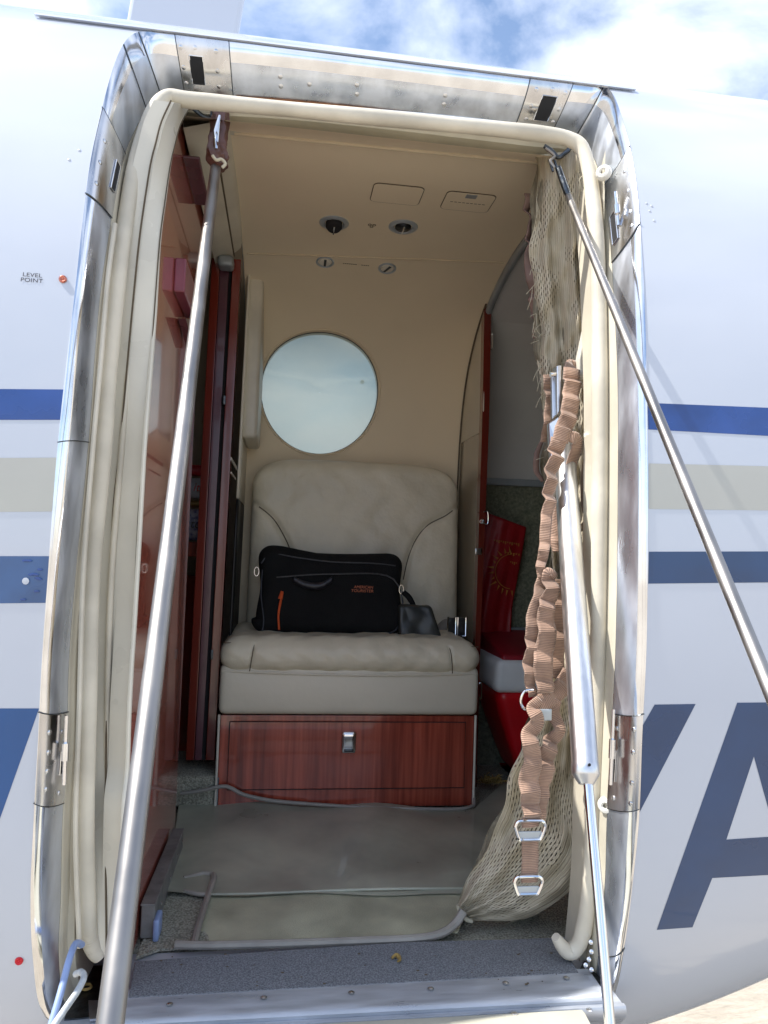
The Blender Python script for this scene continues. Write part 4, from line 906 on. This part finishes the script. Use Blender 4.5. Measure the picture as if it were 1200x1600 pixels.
# ---------------------------------------------------------------- cooler and red bag
co=thing('cooler','red cooler box with a white rim and dark red lid in the baggage bay','cooler',(.8,2.15,1.1))
cX0,cX1,cY0,cY1=.598,.98,2.0,2.285
def taper(V,k=.10):
    t=np.clip((1.365-V[:,2])/.265,0,1); V[:,0]=np.where(V[:,0]<.75,V[:,0]+k*t**1.2,V[:,0]-k*t**1.2*.6); V[:,1]=np.where(V[:,1]<2.12,V[:,1]+.045*t,V[:,1]); return V
v,f=rbox(cX0+.01,cX1-.01,cY0+.008,cY1-.008,1.096,1.37,.03,8,(10,10,16),taper); mesh('body',v,f,'redc',co)
def rimf(V): 
    t=np.clip((V[:,2]-1.36)/.095,0,1); V[:,0]+=np.where(V[:,0]<.75,.006*t,-.006*t); return V
v,f=rbox(cX0,cX1,cY0,cY1,1.362,1.455,.022,8,(8,8,5),rimf); mesh('rim_band',v,f,'whitep',co)
def lidf(V): V[:,2]+=(V[:,1]-cY0)*.17*(V[:,2]>1.45); return V
v,f=rbox(cX0+.026,cX1-.03,cY0+.014,cY1-.006,1.44,1.464,.008,6,(8,8,3),lidf); mesh('lid',v,f,'redlid',co)
v,f=tubev([(cX0+.01,cY1-.006,1.512),(cX1-.02,cY1-.006,1.512)],.006,8); mesh('lid_hinge',v,f,'greytrim',co)
rb=thing('red_bag','crumpled red sack with faded gold sun print behind the cooler','bag',(.7,2.25,1.46))
P=[]; Lr=cr([(758,800,0),(752,850,0),(748,900,0),(744,950,0),(742,1000,0)],6); Rl=cr([(822,824,0),(815,865,0),(808,905,0),(800,950,0),(798,1000,0)],6)
for i in range(len(Lr)):
    row=[]
    for u_ in np.linspace(0,1,26):
        q=Lr[i]*(1-u_)+Rl[i]*u_; row.append(PY(q[0],q[1],2.262-.012*math.sin(math.pi*u_)+.007*math.sin(u_*8+i*.12)*(i/len(Lr))**.7+.0015*math.sin(u_*23+i*.3)))
    P.append(row)
v,f=grid(P); mesh('sack',v,f,'redbag',rb,solid=.004)
def rbp(px,py): return PY(px,py,2.236)
cc=(799,893); pts=[]
for a_ in np.linspace(95,265,30):
    pts.append(rbp(cc[0]+25*math.cos(math.radians(a_)),cc[1]-27*math.sin(math.radians(a_))))
v,f=tubev(pts,.0011,6,flat=.3); mesh('print_ring',v,f,'gold',rb)
fl_=MB()
for a_ in np.linspace(90,268,13):
    c_,s_=math.cos(math.radians(a_)),math.sin(math.radians(a_)); c2,s2=math.cos(math.radians(a_+7)),math.sin(math.radians(a_+7)); c3,s3=math.cos(math.radians(a_+5)),math.sin(math.radians(a_+5))
    fl_.add([rbp(cc[0]+28*c_,cc[1]-30*s_),rbp(cc[0]+28*c2,cc[1]-30*s2),rbp(cc[0]+(37+5*math.sin(a_))*c3,cc[1]-(40)*s3)],[(0,1,2)])
fl_.build('print_rays','gold',rb,smooth=False)
for (x,y,n_,s) in ((772,843,12,3.4),(793,863,5,4.2),(797,877,4,3)):
    for k in range(n_):
        h_=2.2+1.2*((k*7)%3); q=[rbp(x+k*s,y+k*.55+.0),rbp(x+k*s+s*.62,y+k*.55),rbp(x+k*s+s*.5,y+k*.55+h_),rbp(x+k*s,y+k*.55+h_)]; v,f=prism(q,(0,-.0003,0)); mesh('faded_print',v,f,'gold',rb,False)
# straw tuft
tw=MB()
c=PZ(766,1222,1.115)
for k in range(110):
    a=c+[random.gauss(0,.014),random.gauss(0,.008),0]; dirn=np.array([random.gauss(0,.8),random.gauss(0,.5),random.random()]); dirn/=np.linalg.norm(dirn); L_=random.uniform(.012,.032); q=np.cross(dirn,[.3,.5,.8])*L_*.5
    tw.add(*tubev(cr([a,a+dirn*L_*.5+q,a+dirn*L_*random.uniform(.6,1)],3),.0011,4,False))
o=tw.build('straw_tuft','rope'); tag(o,'frayed yellow straw twine on the floor beside the bench base','twine')
# ---------------------------------------------------------------- cargo net
net=thing('cargo_net','worn cream cord cargo net bunched down the right side of the doorway','net',(.45,1.25,1.1))
def lerp_poly(L_,n):
    P=cr([(a,b,y) for a,b,y in L_],10); d_=np.r_[0,np.cumsum(np.linalg.norm(np.diff(P[:,:2],axis=0),axis=1))]; d_/=d_[-1]; return np.stack([np.interp(np.linspace(0,1,n),d_,P[:,i]) for i in range(3)],-1)
NL=[(836,243,1.30),(835,330,1.31),(833,420,1.31),(838,520,1.30),(850,620,1.29),(852,720,1.29),(856,820,1.28),(862,920,1.27),(856,1010,1.26),(838,1100,1.25),(806,1200,1.25),(772,1290,1.26),(740,1365,1.27),(716,1412,1.28)]
NR=[(921,232,1.22),(926,320,1.22),(932,420,1.22),(938,540,1.22),(932,640,1.22),(928,740,1.22),(926,850,1.21),(926,960,1.20),(922,1080,1.20),(920,1190,1.20),(918,1290,1.20),(914,1365,1.21),(830,1432,1.25),(738,1438,1.27)]
nb=MB(); NV,NU=320,70
Ls=lerp_poly(NL,NV); Rs=lerp_poly(NR,NV)
def smooth_lr(i):
    return Ls[i],Rs[i]
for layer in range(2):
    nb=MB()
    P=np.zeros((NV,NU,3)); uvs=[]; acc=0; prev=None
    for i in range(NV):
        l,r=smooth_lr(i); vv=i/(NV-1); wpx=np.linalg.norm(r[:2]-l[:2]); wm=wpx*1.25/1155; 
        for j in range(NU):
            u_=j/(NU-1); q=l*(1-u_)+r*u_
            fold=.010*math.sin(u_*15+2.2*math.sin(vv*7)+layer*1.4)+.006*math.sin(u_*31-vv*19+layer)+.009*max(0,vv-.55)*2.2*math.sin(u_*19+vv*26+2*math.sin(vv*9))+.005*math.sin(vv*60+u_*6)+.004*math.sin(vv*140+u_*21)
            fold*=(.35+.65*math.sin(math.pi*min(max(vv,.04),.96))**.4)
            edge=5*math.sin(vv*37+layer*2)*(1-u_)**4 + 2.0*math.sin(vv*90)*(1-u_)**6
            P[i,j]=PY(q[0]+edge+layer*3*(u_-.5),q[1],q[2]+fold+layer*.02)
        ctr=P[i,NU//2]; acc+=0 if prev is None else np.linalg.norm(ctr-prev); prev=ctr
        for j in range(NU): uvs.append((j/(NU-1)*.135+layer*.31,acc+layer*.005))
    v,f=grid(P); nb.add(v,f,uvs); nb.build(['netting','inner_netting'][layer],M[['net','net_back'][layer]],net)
fr_=MB()
for k in range(45):
    vv=random.choice([random.uniform(.12,.42),random.uniform(.18,.36)]); i=int(vv*NV); l=Ls[i]; a=PY(l[0]+random.uniform(-3,14),l[1],l[2]-.015)
    dx=-abs(random.gauss(0,.011)); dz=random.gauss(-.014,.018); fr_.add(*tubev(cr([a,a+[dx*.55+random.gauss(0,.002),-.003,dz*.45],a+[dx,-.002+random.uniform(-.004,.004),dz]],4),.0005,4,False))
for k in range(60):
    vv=random.uniform(.02,.5); i=int(vv*NV); l=Rs[i]; a=PY(l[0]-random.uniform(0,12),l[1],l[2]-.01); fr_.add(*tubev(cr([a,a+[random.uniform(-.008,.004),-.003,-.01],a+[random.uniform(-.01,.006),0,-.03]],3),.0008,4,False))
cm=mat('cream cord',(.50,.46,.35),.85,0,.15); tag(fr_.build('frayed_cords',cm,net),kind='stuff')
# rolled cord ends at the foot, second tail
P=[]
e=[PY(a,b,1.275) for a,b in ((716,1414),(720,1428),(730,1437),(738,1439))]; v,f=tubev(cr(e,6),.004,8); mesh('net_hem',v,f,cm,net)
T2=[]
for i in range(30):
    t=i/29; T2.append([PY(765+75*t+ (u_-.5)*10,1438-25*t+u_*(40-14*t)+6*math.sin(u_*8),1.32+.02*math.sin(u_*9)) for u_ in np.linspace(0,1,16)])
T2=np.array(T2); v,f=grid(T2); mesh('net_tail',v,f,M['net'],net,uv=[(j/15*.05,i/29*.1) for i in range(30) for j in range(16)])
# dark loops right of the net (folded hem)
v,f=tubev(cr([PY(a,b,1.195) for a,b in ((931,680),(922,700),(914,740),(915,790),(921,810),(910,824),(905,828))],6),[.004,.006,.008,.008,.006,.004],8,flat=.5); mesh('net_hem_strap',v,f,mat('taupe hem tape',(.26,.20,.15),.8,0,.2,30),net)
# net hook
v,f=tubev(cr([PY(a,b,1.25) for a,b in ((850,228),(862,236),(872,246),(884,238),(890,232))],6),.004,8); mesh('net_hook',v,f,'darkmetal',net)
# ---------------------------------------------------------------- webbing straps
strap=thing('tie_down_strap','tan ribbed webbing harness hanging in scrunched folds over the strut bracket','strap',(.42,1.15,1.1))
def ribbon(lst,name='webbing',wave=.006,wl=.036,ph=0.,tw=0.,mt='strap',th=.0022,side=0.0,n=14,ripple=.35,label=None):
    """lst: (px,py,Y,width m)"""
    C_=cr([(*PY(a,b,Y),w) for a,b,Y,w in lst],n); c=C_[:,:3]; w=C_[:,3]; L_=np.r_[0,np.cumsum(np.linalg.norm(np.diff(c,axis=0),axis=1))]
    m_=max(int(L_[-1]/.0016),12); ss=np.linspace(0,L_[-1],m_); c=np.stack([np.interp(ss,L_,c[:,i]) for i in range(3)],-1); w=np.interp(ss,L_,w)
    T=np.gradient(c,axis=0); T/=np.linalg.norm(T,axis=1)[:,None]; P=[];UV=[]; acc=0
    for i in range(m_):
        view=np.array([tw*math.sin(ss[i]*25+ph),-1,0.15]); s=np.cross(T[i],view); s/=np.linalg.norm(s); nrm=np.cross(s,T[i]); 
        if nrm[1]>0: nrm=-nrm
        a=2*math.pi*ss[i]/wl+ph+1.1*math.sin(ss[i]*27+ph*2)+.6*math.sin(ss[i]*61+ph); env=min(1,ss[i]/.02,(ss[-1]-ss[i])/.02+.15)
        jit=.95+.35*math.sin(ss[i]*31+ph*3)+.3*math.sin(ss[i]*73+ph*5)
        off=nrm*wave*.85*jit*env*(math.sin(a+.55*math.sin(a)))+s*wave*ripple*.6*env*math.sin(a*.5+1.2); tt=T[i]*wave*.12*env*math.sin(2*a)
        row=[]
        for k in range(7):
            u_=(k/6-.5)*(-1); row.append(c[i]+off+tt+s*u_*w[i]+nrm*(.0016*math.cos(u_*3)+.22*wave*env*math.sin(a+1.0)*u_))
        P.append(row)
        if i: acc+=np.linalg.norm(P[i][3]-P[i-1][3])
        UV+=[(k/6,acc) for k in range(7)]
    v,f=grid(P); o=mesh(name,v,f,mt,strap,uv=UV,solid=th)
    if label:o['label']=label
    return o
W_=.0285
ribbon([(893,576,1.185,.029),(893,612,1.17,.029),(889,645,1.16,.029),(880,672,1.155,.028)],wave=.0035,wl=.030)
ribbon([(880,668,1.15,.028),(875,690,1.148,.026)],wave=.0005,name='sewn_joint')
ribbon([(893,582,1.195,.029),(894,574,1.205,.029),(894,576,1.225,.029),(893,600,1.23,.029)],wave=0)
ribbon([(873,686,1.15,.027),(866,720,1.145,.026),(861,750,1.14,.025),(857,785,1.138,.020),(854,820,1.136,.018),(850,855,1.135,.017),(846,885,1.135,.015),(845,902,1.135,.010)],wave=.0055,wl=.034,tw=.5)
ribbon([(884,684,1.152,.012),(897,684,1.15,.022),(902,694,1.155,.028),(895,720,1.165,.027),(884,765,1.17,.026),(875,805,1.175,.024),(867,838,1.18,.016),(869,862,1.18,.01)],wave=.001,tw=.6)
ribbon([(847,898,1.14,.012),(842,925,1.135,.020),(836,955,1.13,.024),(833,990,1.128,.024),(830,1025,1.126,.023),(828,1060,1.125,.018),(832,1088,1.125,.013)],wave=.006,wl=.038,ph=1.)
ribbon([(868,902,1.13,.010),(856,895,1.125,.016),(860,925,1.12,.024),(853,960,1.118,.027),(853,1000,1.116,.030),(849,1040,1.115,.031),(852,1082,1.115,.026)],wave=.0058,wl=.042,ph=2.2)
ribbon([(872,905,1.15,.018),(872,950,1.15,.026),(871,1000,1.15,.026),(868,1060,1.15,.024)],wave=.005,wl=.045)
ribbon([(888,1048,1.14,.020),(878,1072,1.13,.028),(856,1092,1.118,.030),(836,1102,1.115,.022)],wave=.0018,wl=.03,name='sewn_joint')
ribbon([(843,1092,1.11,.012),(832,1108,1.108,.020),(838,1128,1.106,.022),(828,1152,1.105,.026),(832,1182,1.104,.028),(827,1212,1.103,.031),(829,1242,1.102,.031),(829,1262,1.102,.028),(829,1292,1.105,.027)],wave=.0058,wl=.034,ph=.5)
ribbon([(872,1094,1.12,.012),(864,1112,1.118,.022),(872,1138,1.116,.018),(862,1160,1.116,.024),(852,1185,1.116,.030),(848,1215,1.116,.030),(845,1250,1.118,.024),(842,1282,1.12,.018)],wave=.006,wl=.04,ph=1.7)
ribbon([(828,1303,1.108,.0265),(828,1340,1.11,.0265),(827,1378,1.112,.0265)],wave=.0006,label='short straight webbing between the two silver buckles')
M['strapdark']=mat('webbing in painted shade',(.17,.105,.085),.7,0,.2,30)  # shade put into the colour; darker and browner than the other webbing
ribbon([(826,303,1.34,.018),(826,345,1.34,.016),(829,380,1.34,.020),(826,420,1.33,.018),(833,455,1.33,.016),(838,500,1.33,.020),(843,530,1.32,.020),(856,552,1.30,.016),(866,570,1.28,.014)],wave=.006,wl=.05,mt='strapdark',tw=1.,label='brown strap, darkened in colour as shade, hanging behind the left edge of the net')
ribbon([(856,586,1.24,.018),(858,625,1.24,.016),(856,655,1.24,.014),(848,690,1.26,.010)],wave=.004,wl=.04)
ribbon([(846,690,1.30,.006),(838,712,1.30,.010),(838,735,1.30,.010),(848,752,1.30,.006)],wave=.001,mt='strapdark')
def buckle(px,py,w,h,Y):
    c=PY(px,py,Y); pts=[c+[x*w/2,0,z*h/2] for x,z in ((-1,.35),(-.85,.9),(-.5,1),(.5,1),(.85,.9),(1,.35),(.72,-.9),(.5,-1),(-.5,-1),(-.72,-.9),(-1,.35))]; v,f=tubev(cr(pts,4),.0026,8,False); b=mesh('buckle',v,f,'chrome',strap)
    q=[c+[x*w/2,0,z*h/2] for x,z in ((-.78,-.15),(.78,-.15),(.62,-.95),(-.62,-.95))]; v,f=prism(q,(0,.003,0)); mesh('buckle_bar',v,f,'greymetal',b,False,bevel=.001)
buckle(828,1297,.047,.028,1.098); buckle(825,1383,.044,.026,1.106)
c=PY(851,1117,1.112); v,f=rbox(c[0]-.013,c[0]+.012,c[1],c[1]+.004,c[2]-.009,c[2]+.009,.0015,4,(3,2,3)); mesh('buckle_plate',v,f,'greymetal',strap)
c=PY(823,1094,1.115); v,f=tubev(cr([c+[a_,0,b_] for a_,b_ in ((.010,.016),(-.004,.014),(-.010,.0),(-.004,-.013),(.008,-.012))],6),.0022,8); mesh('d_ring',v,f,'chrome',strap)
# ---------------------------------------------------------------- strut
stt=thing('door_damper','silver cylindrical door damper with a thin polished rod','strut',tuple(PY(868,580,1.22)))
a=PY(884,745,1.17); b=PY(914,1192,.985); ax=b-a; Ln=np.linalg.norm(ax); ax/=Ln; a0=a-ax*.085; 
rc=.0182
v,f=lathe([(.0001,-.0),(rc*.8,0),(rc,.006),(rc,Ln+.085),(rc*1.03,Ln+.086),(rc*1.03,Ln+.100),(rc*.97,Ln+.102),(rc*.55,Ln+.113),(.0001,Ln+.113)],a0,ax,40); mesh('cylinder',v,f,'brushed',stt)
re=PY(953,1602,.872); r0=PY(918,1215,.978); 
ext=re+(re-r0)/np.linalg.norm(re-r0)*.16
v,f=tubev([r0-ax*.01,ext],.0066,16); mesh('rod',v,f,'chrome',stt)
c=PY(921,1195,.964); v,f=lathe([(.0022,0),(.002,.0006),(.0001,.0006)],c,(0,-1,0),12); mesh('bleed_hole',v,f,'hole',stt)
t0=PY(872,577,1.20); t1=PY(872,668,1.185)
v,f=hexa(PY(862,585,1.20),PY(877,572,1.20),PY(877,645,1.19),PY(863,655,1.19),(0.0,.008,0)); mesh('clevis_arm',v,f,'brushed',stt,False,bevel=.002)
v,f=hexa(PY(870,571,1.185),PY(878,570,1.185),PY(877,640,1.178),PY(871,648,1.178),(0,.02,0)); mesh('clevis_flange',v,f,'brushed',stt,False,bevel=.002)
v,f=hexa(PY(857,662,1.20),PY(873,650,1.19),PY(890,745,1.175),PY(862,745,1.185),(0,.010,0)); mesh('clevis_foot',v,f,'brushed',stt,False,bevel=.002)
v,f=tubev([PY(860,585,1.188),PY(868,585,1.188)],.0045,10); mesh('pivot_bolt',v,f,'chrome',stt)
# ---------------------------------------------------------------- handrail rods
def rod(lab,p0,p1,r,extra,mt='steel'):
    p0=np.array(p0); p1=np.array(p1); d_=(p1-p0)/np.linalg.norm(p1-p0); t=thing('handrail_rod',lab,'rail',tuple(p0),'rods that hold up the open stair door')
    e=p1+d_*extra; v,f=tubev([p0,p0+d_*.01]+[p0+(e-p0)*k for k in np.linspace(.05,1,20)],[r*.92]+[r]*21,20); mesh('rod_tube',v,f,mt,t); return t,d_
rl,dl=rod('thick silver rod running down the left side of the doorway toward the viewer',PY(337,262,1.27),PY(172,1600,.505),.0090,.66)
rr_,d2=rod('thin steel rod slanting across the right door edge',PY(888,306,1.20),PY(1198,1065,.53),.0059,.85)
# swaged end, right
q=PY(888,306,1.20); q2=PY(872,262,1.215); v,f=tubev([q+(q-q2)*.02,q+(q2-q)*.2,q2],[.0052,.0062,.0055],12); mesh('swaged_end',v,f,'darkmetal',rr_)
for s in (-1,1):
    a_=PY(868+s*4,268,1.212); b_=PY(862+s*4,250,1.215); v,f=tubev([a_,b_],.0022,8); mesh('fork',v,f,'darkmetal',rr_)
v,f=tubev(cr([PY(a_,b_,1.213) for a_,b_ in ((866,262),(860,252),(866,244),(858,236),(852,232))],6),.0028,8); mesh('shackle',v,f,'steel',rr_)
# left end: torn leather boot
pts=[PY(a_,b_,Y) for a_,b_,Y in ((345,172,1.285),(344,190,1.28),(341,215,1.275),(338,235,1.272),(341,252,1.27),(345,262,1.268))]
C_=cr(pts,8); rr=np.interp(np.linspace(0,1,len(C_)),[0,.15,.4,.65,.8,.9,1],[.012,.0145,.014,.017,.0165,.012,.013]); v,f=tubev(C_,rr,26); v=np.array(v)
for i in range(len(v)):
    k=i//26; a_=i%26; c_=C_[k]; dd=v[i]-c_; v[i]=c_+dd*(1+.16*math.sin(a_*1.45+k*.25)+.07*math.sin(k*.9+a_))
mesh('leather_boot',v,f,'boot',rl)
v,f=tubev([PY(343,180,1.262),PY(338,205,1.258),PY(338,232,1.254)],[.002,.005,.002],8,flat=.5); mesh('exposed_fitting',v,f,'alu',rl)
v,f=tubev(cr([PY(a_,b_,1.25) for a_,b_ in ((332,243),(338,250),(346,249),(352,256),(347,262))],6),.0028,8); mesh('tie_wrap',v,f,cm,rl)
# hook behind top-left
v,f=tubev(cr([PY(a_,b_,1.30) for a_,b_ in ((303,170),(318,182),(330,184),(332,175))],6),.004,8); mesh('ceiling_hook',v,f,'darkmetal',plane)
# ---------------------------------------------------------------- hoses lower left
def hose(lst,r,mt,lab):
    v,f=tubev(cr([PY(*q) for q in lst],10),r,12); o=mesh('hose',v,f,mt); tag(o,lab,'hose','hoses at the lower left door corner')
hose([(128,1476,1.09),(118,1475,1.07),(108,1500,1.04),(95,1550,1.01),(80,1602,.985),(62,1670,.96)],.0045,'cable_blue','pale blue hose hooked over the lower left door corner')
hose([(118,1522,1.07),(127,1519,1.06),(131,1528,1.04),(120,1550,1.02),(98,1582,.99),(84,1603,.975),(50,1660,.95)],.0042,'cable_white','white braided hose below the pale blue one')
# corner metal plates lower left / right
b=MB(); P=[PZ(*q,1.090) for q in ((100,1600),(190,1592),(200,1515),(125,1515))]; b.add(*prism(P,(0,0,.006))); b.build('corner_plate','darkmetal',plane,smooth=False)
b=MB(); P=[PZ(*q,1.0965) for q in ((140,1596),(186,1592),(190,1566),(138,1566))]; b.add(*prism(P,(0,0,.003))); b.build('corner_plate','brushed',plane,smooth=False)
c=PZ(135,1543,1.098); v,f=lathe([(.0045,0),(.0045,.002),(.007,.003),(.008,.001),(.0085,0)],c,(0,0,1),18); mesh('grommet',v,f,'rope',plane)
b=MB(); P=[PZ(*q,1.094) for q in ((905,1520),(935,1560),(945,1500),(925,1480))]; b.add(*prism(P,(0,0,.004))); b.build('corner_plate','darkmetal',plane,smooth=False)
for q in ((923,1472),(924,1487),(920,1499),(915,1508),(924,1515)): screw(PY(*q,1.115),(-.5,-1,.3),.0035,plane,'rivet','alu')
# ---------------------------------------------------------------- ground
n=24; 
gr=mesh('ground',[(-400,-400,0),(400,-400,0),(400,400,0),(-400,400,0)],[(0,1,2,3)],'concrete',None,False); tag(gr,kind='structure')
